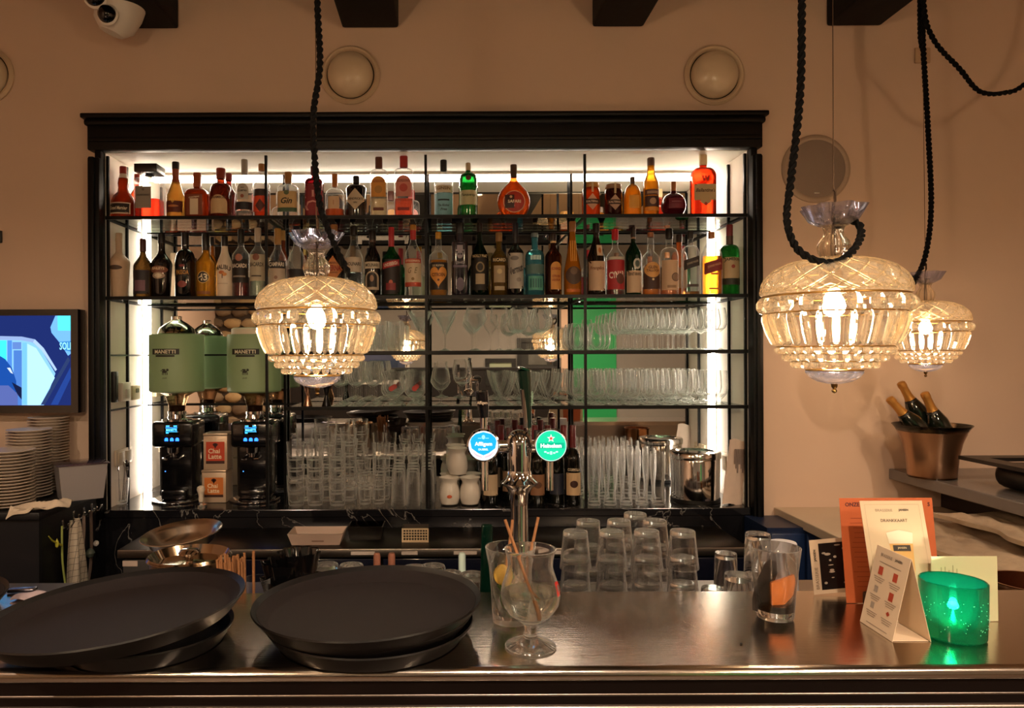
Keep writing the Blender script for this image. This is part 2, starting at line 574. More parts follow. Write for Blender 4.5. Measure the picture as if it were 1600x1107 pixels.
# ceiling beams
for i, (a, b) in enumerate(((196, 280), (535, 623), (925, 1005), (1290, 1375))):
    pa, pb = P(a, 47, WALL), P(b, 45, WALL)
    tag(obj('ceiling_beam', rbox(pa.x, pb.x, YB + 0.01, WALL - 0.002, 3.148, ZC - 0.002, 0.012), beamm),
        ['black wooden ceiling beam behind the white security camera', 'black wooden ceiling beam above the left dome wall lamp',
         'black wooden ceiling beam left of the right dome wall lamp', 'black wooden ceiling beam at the right above the pendant lamps'][i],
        'beam', 'black ceiling beams')

# ---- niche lining
struct('trim_3', join(box(NL - 0.02, NL, WALL, BACK, NZ0, NZ1 + 0.02)), nichewhite, 'pale left cheek of the bottle niche')
struct('trim_4', join(box(NR, NR + 0.02, WALL, BACK, NZ0, NZ1 + 0.02)), nichewhite, 'pale right cheek of the bottle niche')
struct('trim_5', box(NL, NR, WALL, BACK, NZ1, NZ1 + 0.02), nichewhite, 'pale top of the bottle niche')
mir = pm('#ececea', 0.012, 1.0)
t = thing('bar_mirror', 'large mirror lining the back of the bottle niche', 'mirror', (0, BACK, NZ0))
mx = [P(q, 500, BACK).x for q in (NL, NR)]
xs = [NL] + [P(q, 500, WALL).x for q in (416, 666, 915)] + [NR]
for a, b in zip(xs[:-1], xs[1:]):
    obj('mirror_panel', box(a + .001, b - .001, -0.004, 0.004, 0, NZ1 - NZ0), mir, t, smooth=False)

# black moulded surround of the niche
def frame_profile(a, b, z0, z1):
    pass
fl, fr_, ftop, fbot = P(131, 500, 3.33).x, P(1199, 500, 3.33).x, P(666, 176, 3.33).z, P(666, 812, 3.33).z
t = thing('niche_surround', 'black moulded wooden surround framing the lit bottle niche', 'frame', (0, WALL, 0))
obj('side_post', join(rbox(fl + .012, NL - .002, -.06, 0, fbot, ftop - .19, .006), rbox(fl + .022, fl + .048, -.075, -.055, fbot, ftop - .19, .005), rbox(NL - .03, NL - .001, -.045, .01, NZ0, NZ1, .004)), blackwood, t)
obj('side_post', join(rbox(NR + .002, fr_ - .012, -.06, 0, fbot, ftop - .19, .006), rbox(fr_ - .048, fr_ - .022, -.075, -.055, fbot, ftop - .19, .005), rbox(NR + .001, NR + .03, -.045, .01, NZ0, NZ1, .004)), blackwood, t)
obj('top_rail', join(rbox(fl + .012, fr_ - .012, -.06, 0, NZ1, ftop - .02, .006), rbox(fl + .02, fr_ - .02, -.072, -.05, NZ1 + .035, NZ1 + .055, .005)), blackwood, t)
obj('cornice', join(rbox(fl - .004, fr_ + .004, -.095, 0, ftop - .022, ftop, .006), rbox(fl + .004, fr_ - .004, -.08, 0, ftop - .05, ftop - .022, .01)), blackwood, t)

# marble ledge of the niche
obj_ = struct('trim_6', rbox(NL - .0, NR + .0, WALL - 0.03, BACK - .005, NZ0 - .035, NZ0, .003), marble(), 'black white-veined marble ledge at the bottom of the niche')
struct('trim_7', box(fl + .012, fr_ - .012, WALL - 0.028, WALL - .001, .03, NZ0 - .036), marble(), 'black marble splashback below the niche ledge')

# LED strips
led = emis_rgb(LED_COL, LED_E, 'led_strip')
pl = pm('#d8d0c4', .4, .3)
led_top = emis_rgb(LED_COL, LED_TOP, 'led_strip_top')
def led_strip(label, vf, ch, led=led):
    t = thing('led_strip', label, 'light', (0, 0, 0))
    obj('diffuser', vf, led, t, smooth=False)
    obj('channel', ch, pl, t, smooth=False)
led_strip('long horizontal light strip along the top of the mirror', rbox(NL + .05, NR - .05, BACK - .03, BACK - .008, NZ1 - .034, NZ1 - .012, .004), box(NL + .05, NR - .05, BACK - .055, BACK - .005, NZ1 - .012, NZ1), led_top)
led_strip('upright light strip in the left corner of the niche', rbox(NL + .006, NL + .025, BACK - .036, BACK - .014, NZ0 + .003, NZ1 - .04, .004), box(NL, NL + .006, BACK - .036, BACK - .014, NZ0, NZ1 - .035))
led_strip('upright light strip in the right corner of the niche', rbox(NR - .025, NR - .006, BACK - .036, BACK - .014, NZ0 + .003, NZ1 - .04, .004), box(NR - .006, NR, BACK - .036, BACK - .014, NZ0, NZ1 - .035))

# shelf rack: black posts and rails carrying glass shelves
t = thing('shelf_rack', 'black metal rack with four glass shelves filling the niche', 'shelf', (0, 0, NZ0))
posts = [NL + .007] + [P(q, 500, WALL).x for q in (416, 666, 915)] + [NR - .007]
FRY, RRY = WALL + .008, BACK - .045
pmh = mesh(box(-.006, .006, -.006, .006, 0, NZ1 - NZ0 - .012), blackmetal, False)
for i, x in enumerate(posts):
    obj('post', pmh, None, t, (x, FRY, 0))
    if i in (0, 4):
        obj('post', pmh, None, t, (x, FRY + .2, 0))
    else:
        obj('post', pmh, None, t, (x, RRY, 0))
gl = pane('#e9f6ef')
for s in (S1, S2, S3, S4):
    z = s - NZ0
    xl_ = NL + .002 if s > 1.8 else P(447, 500, WALL).x
    pn = obj('glass_shelf', box(xl_, NR - .002, FRY - .007, BACK - .04, z - .008, z), gl, t, smooth=False)
    obj('front_rail', box(xl_ - .001, NR - .001, FRY - .014, FRY - .0065, z - .013, z + .003), blackmetal, t, smooth=False)
    obj('rear_rail', box(NL + .03, NR - .03, RRY + .003, RRY + .012, z - .016, z - .008), blackmetal, t, smooth=False)
    for x in posts:
        if s < 1.8 and x == posts[1]: continue
        obj('cross_rail', box(x - .004, x + .004, FRY, RRY, z - .016, z - .008), blackmetal, t, smooth=False)

# ---- bar counter
ZB = 1.10
BF, BB = 1.30, 1.705       # front and back edge of the flat top
def extrude_x(prof, x0, x1):
    n = len(prof)
    V = [(x0, y, z) for y, z in prof] + [(x1, y, z) for y, z in prof]
    Fc = [(i, (i + 1) % n, n + (i + 1) % n, n + i) for i in range(n)]
    Fc += [tuple(range(n - 1, -1, -1)), tuple(range(n, 2 * n))]
    return V, Fc
def arc(cy, cz, r, a0, a1, n=8):
    return [(cy + r * math.cos(math.radians(a0 + (a1 - a0) * k / n)), cz + r * math.sin(math.radians(a0 + (a1 - a0) * k / n))) for k in range(n + 1)]
t = thing('bar_counter', 'brushed steel bar counter with moulded front edge', 'bar', (0, 0, 0))
top = [(BB, ZB), (BB, ZB - .03), (BF + .02, ZB - .03), (BF + .02, ZB - .0255)] + list(reversed(arc(BF, ZB - .0128, .0122, 92, 268, 14))) + [(BF, ZB - .0004), (BF + .003, ZB)]
obj('steel_top', extrude_x(top, -2.6, 2.3), steel, t)
flatm = pm('#2b2322', .38, .85)
beadm = pm('#9a918a', .3, 1.0)
obj('upper_band', box(-2.6, 2.3, BF - .002, BF + .02, ZB - .0478, ZB - .0262), flatm, t, smooth=False)
obj('thin_bead', extrude_x(arc(BF - .001, ZB - .0496, .0022, 90, 270, 6) + [(BF + .02, ZB - .0518), (BF + .02, ZB - .0474)], -2.6, 2.3), beadm, t)
obj('lower_band', box(-2.6, 2.3, BF - .001, BF + .02, ZB - .0665, ZB - .0518), flatm, t, smooth=False)
obj('thick_bead', extrude_x(arc(BF, ZB - .0745, .008, 90, 270, 8) + [(BF + .02, ZB - .0825), (BF + .02, ZB - .0665)], -2.6, 2.3), beadm, t)
obj('bar_front', box(-2.6, 2.3, BF + .02, BF + .06, 0.02, ZB - .03), pm('#221a16', .45), t, smooth=False)
obj('rail', rbox(-2.2, -.60, BB + .0, BB + .03, ZB - .12, ZB - .002, .003), brushed, t)
obj('bar_back', box(-2.6, 2.3, BB - .03, BB - .002, 0.02, ZB - .03), brushed, t, smooth=False)

# under-bar workstation
WZ = 0.925
t = thing('under_bar_station', 'steel under-bar worktop behind the counter holding glasses', 'worktop', (0, 0, 0))
obj('worktop', rbox(-2.2, 1.42, BB + .002, 2.36, WZ - .03, WZ, .004), brushed, t)
obj('body', box(-2.2, 1.4, BB + .01, 2.32, 0.05, WZ - .03), pm('#2a2826', .4, .7), t, smooth=False)


# back bar fridge counter
t = thing('fridge_counter', 'low steel fridge counter with dark drawers below the niche', 'fridge', (0, 0, 0))
FX0, FX1, FY = P(183, 850, 3.0).x, P(1172, 850, 3.0).x, 3.0
obj('worktop', rbox(FX0, FX1, FY + .006, WALL - .03, .825, .86, .003), pm('#3a3430', .3, 1.0), t)
obj('front_edge', rbox(FX0, FX1, FY, FY + .0055, .826, .859, .002), brushed, t)
dx = [FX0 + .01, P(352, 880, 3.02).x, P(596, 880, 3.02).x, P(818, 880, 3.02).x, P(1040, 880, 3.02).x, FX1 - .01]
for i in range(5):
    d = obj('drawer', rbox(dx[i] + .006, dx[i + 1] - .006, FY + .015, FY + .05, .1, .815, .004), pm('#5f6062', .35, .8) if i == 0 else pm('#0d1122', .18, .0, coat=.6), t)
    obj('handle', rbox((dx[i] + dx[i + 1]) / 2 - .14, (dx[i] + dx[i + 1]) / 2 + .14, FY - .012, FY + .014, .66, .69, .006), chrome, d)
obj('body', box(FX0 + .005, FX1 - .005, FY + .05, WALL - .035, .05, .824), blackpl, t, smooth=False)
for px_, w_ in ((463, 40), (567, 37), (640, 25), (727, 36), (860, 34), (1010, 34)):
    c_ = P(px_, 856, FY)
    s_ = obj('price_strip', box(c_.x - w_ / 2 / 385, c_.x + w_ / 2 / 385, FY - .002, FY + .001, .836, .850), pm('#b9aea6', .6), t, smooth=False)
c_ = P(201, 872, FY)
obj('price_strip', box(c_.x - .03, c_.x + .03, FY + .012, FY + .016, .79, .812), pm('#b9a79c', .6), t, smooth=False)

# blue cabinet at the right end of the back bar
t = thing('blue_cabinet', 'navy blue cabinet at the right end of the back bar', 'cabinet', (P(1090, 850, 3.1).x, 3.12, 0.05))
obj('body', box(.3, .62, 0.0, .24, 0, .86), pm('#10203f', .4), t, smooth=False)
obj('door', rbox(.31, .45, -.02, 0, .02, .84, .004), pm('#15294f', .35), t)
obj('door', rbox(.46, .61, -.02, 0, .02, .84, .004), pm('#15294f', .35), t)

# right hand counter and ledge, both running towards the guests
RCX = P(1209, 795, WALL).x
struct('trim_8', rbox(RCX, 2.26, 1.9, WALL - .002, .90, .94, .004), pm('#cbb89f', .35, var=.08, vscale=9), 'pale stone side counter right of the niche')
struct('trim_9', box(RCX + .04, 2.26, 1.9, WALL - .002, .0, .899), pm('#16223c', .5), 'dark blue base of the side counter')
LX = P(1388, 735, WALL).x
struct('trim_10', rbox(LX, 2.75, 1.72, WALL - .002, 1.068, 1.115, .004), pm('#77706c', .22, var=.1, vscale=14), 'grey stone bar ledge carrying the champagne bucket')
struct('trim_11', box(2.262, 2.36, 1.72, WALL - .002, 0, 1.067), pm('#2a1c17', .6), 'dark panel under the grey ledge')

# ================================================================== PENDANT LAMPS
crystal = glass('#fffaf0', 0.36, 1.5, glow=0.045)
crystal_cool = glass('#eef0fc', 0.45, 1.5, glow=0.02)
bead_vf = None
def gem(r, sz=1.0, seg=8):
    prof = [(0, r * sz), (r * .55, r * .82 * sz), (r * .95, r * .32 * sz), (r * .95, -r * .32 * sz), (r * .55, -r * .82 * sz), (0, -r * sz)]
    return lathe(prof[::-1], seg)
def prism():
    # long cut bar hanging from z=0 down to -0.076
    prof = [(0, 0), (.0085, -.004), (.0128, -.014), (.0138, -.045), (.0105, -.07), (0, -.078)]
    return lathe(prof[::-1], 6, sy=0.6)
LAMP = dict(
    bead=mesh(gem(.0162, 1.12), crystal, False, 'bead'), small=mesh(gem(.0095, 1, 6), crystal, False, 'small_bead'), prism=mesh(prism(), crystal, False, 'prism'))
dome_prof = [(.146, 0.0), (.148, .008), (.146, .022), (.137, .040), (.120, .056), (.095, .068), (.062, .076), (.030, .080), (.018, .081)]
def dome_r(z):
    for (r0, z0), (r1, z1) in zip(dome_prof[:-1], dome_prof[1:]):
        if z0 <= z <= z1: return r0 + (r1 - r0) * (z - z0) / (z1 - z0)
    return .018
def dome_pt(a, t):        # t 0..1 along the dome profile
    k = t * (len(dome_prof) - 1); i = min(int(k), len(dome_prof) - 2); f = k - i
    r = dome_prof[i][0] * (1 - f) + dome_prof[i + 1][0] * f; z = dome_prof[i][1] * (1 - f) + dome_prof[i + 1][1] * f
    return Vector((r * math.cos(a), r * math.sin(a), z))
dome_mesh = mesh(lathe([(.142, 0.0)] + dome_prof + [(r - .004, z - .003) for r, z in dome_prof[::-1]][:-1] + [(.142, 0.0)], 48), crystal, True, 'dome')
lat = []
for k in range(18):
    for s in (1, -1):
        lat.append(tube([dome_pt(2 * PI * k / 18 + s * t / 12 * 1.15, 0.07 + .86 * t / 12) * 1.004 for t in range(13)], .0027, 5, False))
scal = [dome_pt(2 * PI * k / 144, 0.12 + .05 * math.cos(2 * PI * k / 144 * 18)) * 1.004 for k in range(145)]
lattice_mesh = mesh(join(*lat, tube(scal, .002, 5, False)), crystal, True, 'lattice')
neck_mesh = mesh(lathe([(.0, .079), (.024, .080), (.030, .092), (.033, .104), (.030, .116), (.021, .128), (.018, .138), (.021, .147), (.026, .150), (.013, .150), (0, .149)], 24, rmod=lambda a, z: 1 + .05 * math.cos(12 * a)), crystal, True, 'neck')
def bob(a, z):
    return 1 + (.11 * math.cos(8 * a) if z > .18 else .05 * math.cos(8 * a))
bobeche_mesh = mesh(lathe([(.010, .148), (.030, .152), (.050, .163), (.060, .180), (.064, .192), (.061, .193), (.047, .166), (.028, .156), (.010, .153)], 48, rmod=bob), crystal_cool, True, 'bobeche')
dish_mesh = mesh(lathe([(.053, -.165), (.05, -.172), (.03, -.184), (0, -.190), (0, -.194), (.014, -.193), (.034, -.188), (.050, -.178), (.057, -.168), (.056, -.164), (.053, -.165)], 36, rmod=lambda a, z: 1 + .02 * math.cos(18 * a)), crystal_cool, True, 'dish')
fin_mesh = mesh(lathe([(0, -.214), (.004, -.212), (.006, -.208), (.003, -.204), (.006, -.200), (.007, -.193), (0, -.192)], 12), pm('#8a6a3c', .3, 1), True, 'finial')
def ringm(r, z, th):
    return tube([(r * math.cos(2 * PI * k / 48), r * math.sin(2 * PI * k / 48), z) for k in range(49)], th, 6, False)
brass = pm('#b08a4e', .3, 1.0)
ring_mesh = mesh(join(ringm(.144, -.002, .0022), ringm(.138, -.039, .0016), ringm(.114, -.112, .0016), ringm(.100, -.127, .0012), ringm(.084, -.144, .0012), ringm(.056, -.163, .002)), brass, True, 'ring')
socket_mesh = mesh(lathe([(.010, .060), (.016, .056), (.019, .05), (.019, .015), (.014, .012), (0, .012)], 20, rmod=lambda a, z: 1 + .04 * math.cos(20 * a)), pm('#9a7642', .4, .6), True, 'socket')
bulb_mesh = mesh(lathe([(.010, .012), (.012, .004), (.020, -.010), (.0235, -.024), (.020, -.038), (.010, -.046), (0, -.048)], 20), emis_rgb(BULB_COL, 38.0, 'bulb_glow'), True, 'bulb')
cordm = pm('#040303', .8, spec=.2)
wirem = pm('#5a4636', .4, .8)

def pendant(loc, label, cord_pts, wire_to, power=BULB_W, cr=.0042):
    t = thing('pendant_lamp', label, 'lamp', loc, group='crystal pendant lamps over the bar')
    obj('dome', dome_mesh, None, t); obj('lattice', lattice_mesh, None, t)
    obj('neck', neck_mesh, None, t); obj('bobeche', bobeche_mesh, None, t)
    obj('ring_frame', ring_mesh, None, t); obj('bottom_dish', dish_mesh, None, t); obj('finial', fin_mesh, None, t)
    s = obj('socket', socket_mesh, None, t); obj('bulb', bulb_mesh, None, t)
    for k in range(20):
        a = 2 * PI * (k + .3) / 20
        obj('bead', LAMP['bead'], None, t, (.143 * math.cos(a), .143 * math.sin(a), -.021), (0, 0, a))
    for k in range(28):
        a = 2 * PI * k / 28
        obj('prism', LAMP['prism'], None, t, (.139 * math.cos(a), .139 * math.sin(a), -.037), (0, .33, a))
    for n, r, z, o in ((30, .110, -.119, 0), (26, .096, -.135, .5), (22, .079, -.150, 0)):
        for k in range(n):
            a = 2 * PI * (k + o) / n
            obj('small_bead', LAMP['small'], None, t, (r * math.cos(a), r * math.sin(a), z), (0, 0, a))
    L = Vector(loc)
    if cord_pts:
        obj('cord', twisted([Vector(p) - L for p in cord_pts], cr, .035), cordm, t)
    if wire_to:
        obj('steel_wire', tube([Vector(wire_to) - L, (0, 0, .25), (0.002, 0, .15)], .0011, 6), wirem, t)
    obj('hook', tube([(0, 0, .23), (.004, 0, .225), (.004, 0, .205), (0, 0, .198), (0, 0, .05)], .0028, 6), pm('#3a2a1e', .4, .8), t)
    ld = bpy.data.lights.new('bulb_light', 'POINT'); ld.energy = power; ld.color = BULB_COL; ld.shadow_soft_size = .03 if power < 20 else .11
    lo = bpy.data.objects.new('bulb_light', ld); COL.objects.link(lo); lo.parent = t; lo.location = (0, 0, -.075)
    return t

D1, D2, D3 = 1.84, 1.61, 2.87
l1 = P(495, 484.5, D1)
pendant(l1, 'crystal pendant lamp hanging in front of the bottle shelves', [P(497, -330, D1), P(497, -120, D1), P(496, 0, D1), P(500, 100, D1 - .02), P(490, 175, D1 - .04), P(491, 235, D1 - .05), P(500, 320, D1 - .08), P(522, 380, D1 - .1), P(547, 432, D1 - .1)], (l1.x, l1.y, ZC))
l2 = P(1303, 461, D2)
pendant(l2, 'large crystal pendant lamp right of the niche with looped black cord', [P(1254, -400, D2), P(1253, 0, D2), P(1250, 150, D2), P(1236, 280, D2 - .02), P(1230, 345, D2 - .05), P(1250, 393, D2 - .08), P(1300, 411, D2 - .09), P(1334, 390, D2 - .07), P(1346, 360, D2 - .02), P(1332, 344, D2), P(1308, 351, D2), l2 + Vector((0.004, 0, .17))], (l2.x, l2.y, ZC))
l3 = P(1446, 503, D3)
pendant(l3, 'crystal pendant lamp hanging farthest right nearer the wall', [P(1440, -160, D3), P(1441, 0, D3), P(1443, 80, D3), P(1450, 200, D3), P(1455, 320, D3), P(1447, 395, D3), P(1430, 438, D3 - .02), P(1421, 444, D3 - .02), P(1424, 434, D3), P(1440, 438, D3)], (l3.x - .01, l3.y, ZC), cr=.005)
# two more, known from mirror reflections; placed and boosted to light the bar wall
pendant((-1.0, -.5, 2.35), 'crystal pendant lamp above the guests left, seen only in the mirror', None, (-1.0, -.5, ZC), 80.0)
pendant((1.45, -.5, 2.35), 'crystal pendant lamp above the guests right, seen only in the mirror', None, (1.45, -.5, ZC), 80.0)
tag(obj('cord_bundle', join(twisted([P(1438, -160, D3 - .02), P(1437, 40, D3 - .02), P(1441, 78, D3 - .02)], .004, .035), twisted([P(1443, -160, D3 - .03), P(1443, 0, D3 - .03), P(1442, 76, D3 - .03)], .004, .035)), cordm), 'short doubled black cord hanging from the ceiling near the far right lamp', 'cord')
tag(obj('cord_swag', twisted([P(1441, -160, D3 - .05), P(1443, 0, D3 - .05), P(1458, 60, D3 - .05), P(1500, 108, D3 - .05), P(1530, 142, D3 - .05), P(1568, 145, D3 - .05), P(1605, 128, D3 - .05), P(1690, 40, D3 - .05), P(1720, -160, D3 - .05)], .0048, .04), cordm), 'black twisted cord swagging across the right wall to the edge', 'cord')

# unseen fill lights, added above the guests' side to brighten the bar
def fill_light(x, y, label, w=FILL_W):
    t = thing('fill_light', label, 'light', (x, y, ZC - .001), group='added ceiling fill lights on the guests side')
    obj('ring', lathe([(.05, 0), (.062, 0), (.062, -.012), (.05, -.014), (.046, -.006)], 24), pm('#d8d0c0', .4), t)
    obj('lens', lathe([(0, -.004), (.047, -.004)], 24), emis_rgb((1.0, .72, .48), 6.0, 'fill_lens'), t)
    ld = bpy.data.lights.new('fill_lamp', 'AREA'); ld.shape = 'DISK'; ld.size = .09; ld.energy = w; ld.color = (1.0, .75, .54); ld.spread = math.radians(150)
    lo = bpy.data.objects.new('fill_lamp', ld); COL.objects.link(lo); lo.parent = t; lo.location = (0, 0, -.02)
fill_light(-1.6, -.7, 'added round ceiling fill light over the guests at the left')
fill_light(.35, -.7, 'added round ceiling fill light over the guests in the middle')
fill_light(2.3, -.7, 'added round ceiling fill light over the guests at the right')

# ================================================================== ON THE WALL
def dome_lamp(px, py, r, label):
    c = P(px, py, WALL)
    t = thing('dome_wall_lamp', label, 'wall lamp', (c.x, WALL, c.z), (PI / 2, 0, 0), 'round dome wall lamps above the niche')
    k = r / 340.0
    obj('wall_ring', lathe([(k * 1.0, 0), (k * 1.22, 0), (k * 1.24, .012), (k * 1.14, .024), (k * 1.06, .02), (k * 1.0, .008)], 40), pm('#cdb598', .6), t)
    obj('dome', lathe([(k * .96, .006), (k * .95, .025), (k * .86, .045), (k * .62, .066), (k * .3, .077), (0, .08)], 40), pm('#d8c3a6', .25, coat=.4), t)
    obj('shadow_gap', lathe([(k * .9, .003), (k * 1.02, .004), (k * 1.02, .002), (k * .9, .001)], 40), blackpl, t)
dome_lamp(548, 118, 37, 'round white dome wall lamp above the niche left of centre')
dome_lamp(1115, 118, 38, 'round white dome wall lamp above the right end of the niche')
dome_lamp(-22, 118, 37, 'round white dome wall lamp cut off at the left edge')
c = P(1274, 264, WALL)  # plain round disc, grey face within a lighter rim
t = thing('round_disc', 'flat grey round speaker on the wall right of the niche', 'disc', (c.x, WALL, c.z), (PI / 2, 0, 0))
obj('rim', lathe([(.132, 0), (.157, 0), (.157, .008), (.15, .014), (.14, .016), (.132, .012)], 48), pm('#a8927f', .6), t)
obj('disc_face', lathe([(0, .014), (.12, .013), (.134, .010), (.134, 0)], 48), pm('#8f7d70', .8, bump=.5, bscale=500), t)
obj('small_plate', rbox(-.012, .012, -.115, -.108, .012, .0155, .001), pm('#c9c3ba', .3, .8), t)
c = P(1440, 87, WALL)
tag(obj('wall_plate', rbox(c.x - .035, c.x + .035, WALL - .012, WALL, c.z - .035, c.z + .035, .004), pm('#b89a7c', .7)), 'small beige cover plate high on the right wall', 'plate')
c = P(0, 370, WALL)
tag(obj('wall_hook', join(rbox(c.x - .012, c.x + .012, WALL - .012, WALL, c.z - .028, c.z + .028, .003), tube([(c.x, WALL - .01, c.z), (c.x, WALL - .04, c.z - .005), (c.x, WALL - .05, c.z + .015)], .004, 6)), blackpl), 'small dark hook on the wall above the screen', 'hook')

# security camera
D = 3.2
c = P(188, 12, D)
t = thing('security_camera', 'white security camera with two dark lenses hanging beside the first beam', 'camera', (c.x, c.y, c.z))
white = pm('#e6ddd2', .35)
obj('housing', xf(lathe([(0, -.12), (.05, -.115), (.085, -.08), (.098, -.02), (.098, .06), (.08, .11), (0, .13)], 28), Matrix.Rotation(.35, 4, 'Y')), white, t)
for (x, z, r, tl, sc) in ((-.06, .005, .044, .1, .4), (-.012, -.072, .038, .5, .45)):
    q = obj('lens_ring', lathe([(r * 1.15, 0), (r * 1.2, .01), (r, .016)], 24), white, t, (x, -.085, z), (PI / 2, tl, 0))
    obj('lens', lathe([(r, .012), (r * .9, .03), (r * .5, .045), (0, .05)], 24), pm('#050507', .08, coat=.6), q)
obj('bracket', tube([(.0, .02, .1), (.03, .05, .3), (.03, .05, .42)], .022, 10), white, t)

# wall screen
Dv = 3.31
a, b = P(-150, 484, Dv), P(122, 645, Dv)
t = thing('wall_screen', 'flat screen on the left wall showing a blue car interior', 'screen', (0, Dv, 0))
obj('bezel', join(box(a.x, b.x, 0, .07, a.z - .028, a.z), box(a.x, b.x, 0, .07, b.z, b.z + .034), box(b.x - .032, b.x, 0, .07, b.z + .034, a.z - .028), box(a.x, a.x + .032, 0, .07, b.z + .034, a.z - .028)), pm('#0a0708', .15, coat=.5), t, smooth=False)
obj('back', box(a.x + .02, b.x - .02, .03, .085, b.z + .02, a.z - .02), blackpl, t, smooth=False)
scr = obj('display', box(a.x + .03, b.x - .03, .004, .03, b.z + .03, a.z - .026), emis('#16235e', .9), t, smooth=False)
def spoly(pts, col, e, k, name='picture_area'):
    # pixel outline on the display plane (convex)
    V, n = [], len(pts)
    for q in pts:
        w = P(q[0], q[1], Dv + .004)
        V.append((w.x, .0036 - .0003 * k, w.z))
    obj(name, (V, [tuple(range(n))]), emis(col, e), scr, smooth=False)
sx = lambda x: x / 5.823
sy = lambda y: 470 + y / 5.826
def sp(pts, col, e, k): spoly([(sx(x), sy(y)) for x, y in pts], col, e, k)
sp([(-850, 135), (646, 135), (646, 950), (-850, 950)], '#1c2a66', .8, 0)
sp([(-850, 350), (200, 350), (300, 380), (380, 450), (505, 660), (400, 950), (-850, 950)], '#7fb8ee', .9, 1)
sp([(-850, 360), (60, 360), (60, 950), (-850, 950)], '#39d4f4', 1.0, 2)
sp([(68, 360), (110, 360), (110, 950), (68, 950)], '#4d86d8', .8, 2)
sp([(125, 450), (200, 450), (200, 950), (125, 950)], '#4a7ac8', .8, 3)
sp([(115, 375), (195, 375), (195, 440), (115, 440)], '#5f83c8', .8, 3)
sp([(250, 390), (330, 430), (500, 700), (370, 950), (250, 950)], '#9fd0f6', 1.0, 3)
sp([(205, 380), (245, 380), (245, 940), (205, 940)], '#6db2ec', .9, 4)
sp([(0, 320), (200, 325), (320, 350), (300, 378), (200, 360), (0, 355)], '#8ea6d4', .8, 4)
sp([(320, 350), (400, 430), (520, 625), (505, 640), (380, 450), (300, 378)], '#a8c4ee', .8, 4)
sp([(505, 135), (646, 135), (646, 480), (620, 500), (560, 400), (470, 290), (460, 240)], '#6aa8e8', .9, 3)
sp([(525, 135), (646, 135), (646, 270), (530, 270)], '#4fe4f6', 1.0, 4)
sp([(540, 372), (646, 366), (646, 462), (590, 450)], '#3a86c8', .8, 4)
sp([(-850, 500), (0, 500), (50, 530), (110, 610), (150, 730), (150, 950), (-850, 950)], '#1c4fa8', .7, 5)
sp([(0, 770), (80, 770), (165, 850), (165, 950), (-200, 950)], '#5a6ab0', .7, 6)
sp([(66, 610), (95, 608), (122, 665), (100, 655)], '#c9d8e8', .8, 6)
sp([(110, 740), (200, 790), (200, 900), (160, 850)], '#141c40', .8, 6)
sp([(620, 510), (640, 540), (410, 945), (372, 945)], '#2a3a66', .8, 5)
sp([(644, 600), (646, 700), (530, 945), (465, 945)], '#23408c', .8, 5)
V, Fc = text_vf('SOLL', 0, 0, .034, lambda x, z, o: (P(103, 540.5, Dv).x + x, .0036 - .0024, P(103, 540.5, Dv).z + z), 0, maxw=.058, bold=.02)
obj('lettering', (V, Fc), emis('#8fd8f6', 1.0), scr, smooth=False)

# ================================================================== BOTTLES
CLEAR = ware(.03, 1.0, 2.4)
def shoulder(sh, nk, nr, kind, H, R):
    out = []
    N = 8
    for k in range(N + 1):
        t = k / N
        z = (sh + (nk - sh) * t) * H
        if kind == 'round':      # full shoulders
            r = nr + (1 - nr) * math.sqrt(max(0, 1 - t ** 2.2))
        elif kind == 'slope':    # long wine-bottle slope
            r = nr + (1 - nr) * (1 + math.cos(PI * t)) / 2
        elif kind == 'cone':
            r = nr + (1 - nr) * (1 - t) ** 1.25
        else:                    # 'square'
            r = nr + (1 - nr) * (1 - t ** 6) if t < 1 else nr
        out.append((r * R, z))
    return out

def bottle_profile(H, R, sh, nk, nr, cp, kind, heel=.93, taper=1.0):
    pr = [(0, .004), (R * heel * taper * .8, .002), (R * heel * taper, 0), (R * taper, .012 * H + .003)]
    pr += shoulder(sh, nk, nr, kind, H, R)
    pr += [(nr * R * .97, (nk + (cp - nk) * .5) * H), (nr * R, cp * H)]
    return pr

def rad_at(prof, z):
    for (r0, z0), (r1, z1) in zip(prof[2:-1], prof[3:]):
        if z0 <= z <= z1 and z1 > z0:
            return r0 + (r1 - r0) * (z - z0) / (z1 - z0)
    return prof[-1][0] if z > prof[-1][1] else prof[2][0]

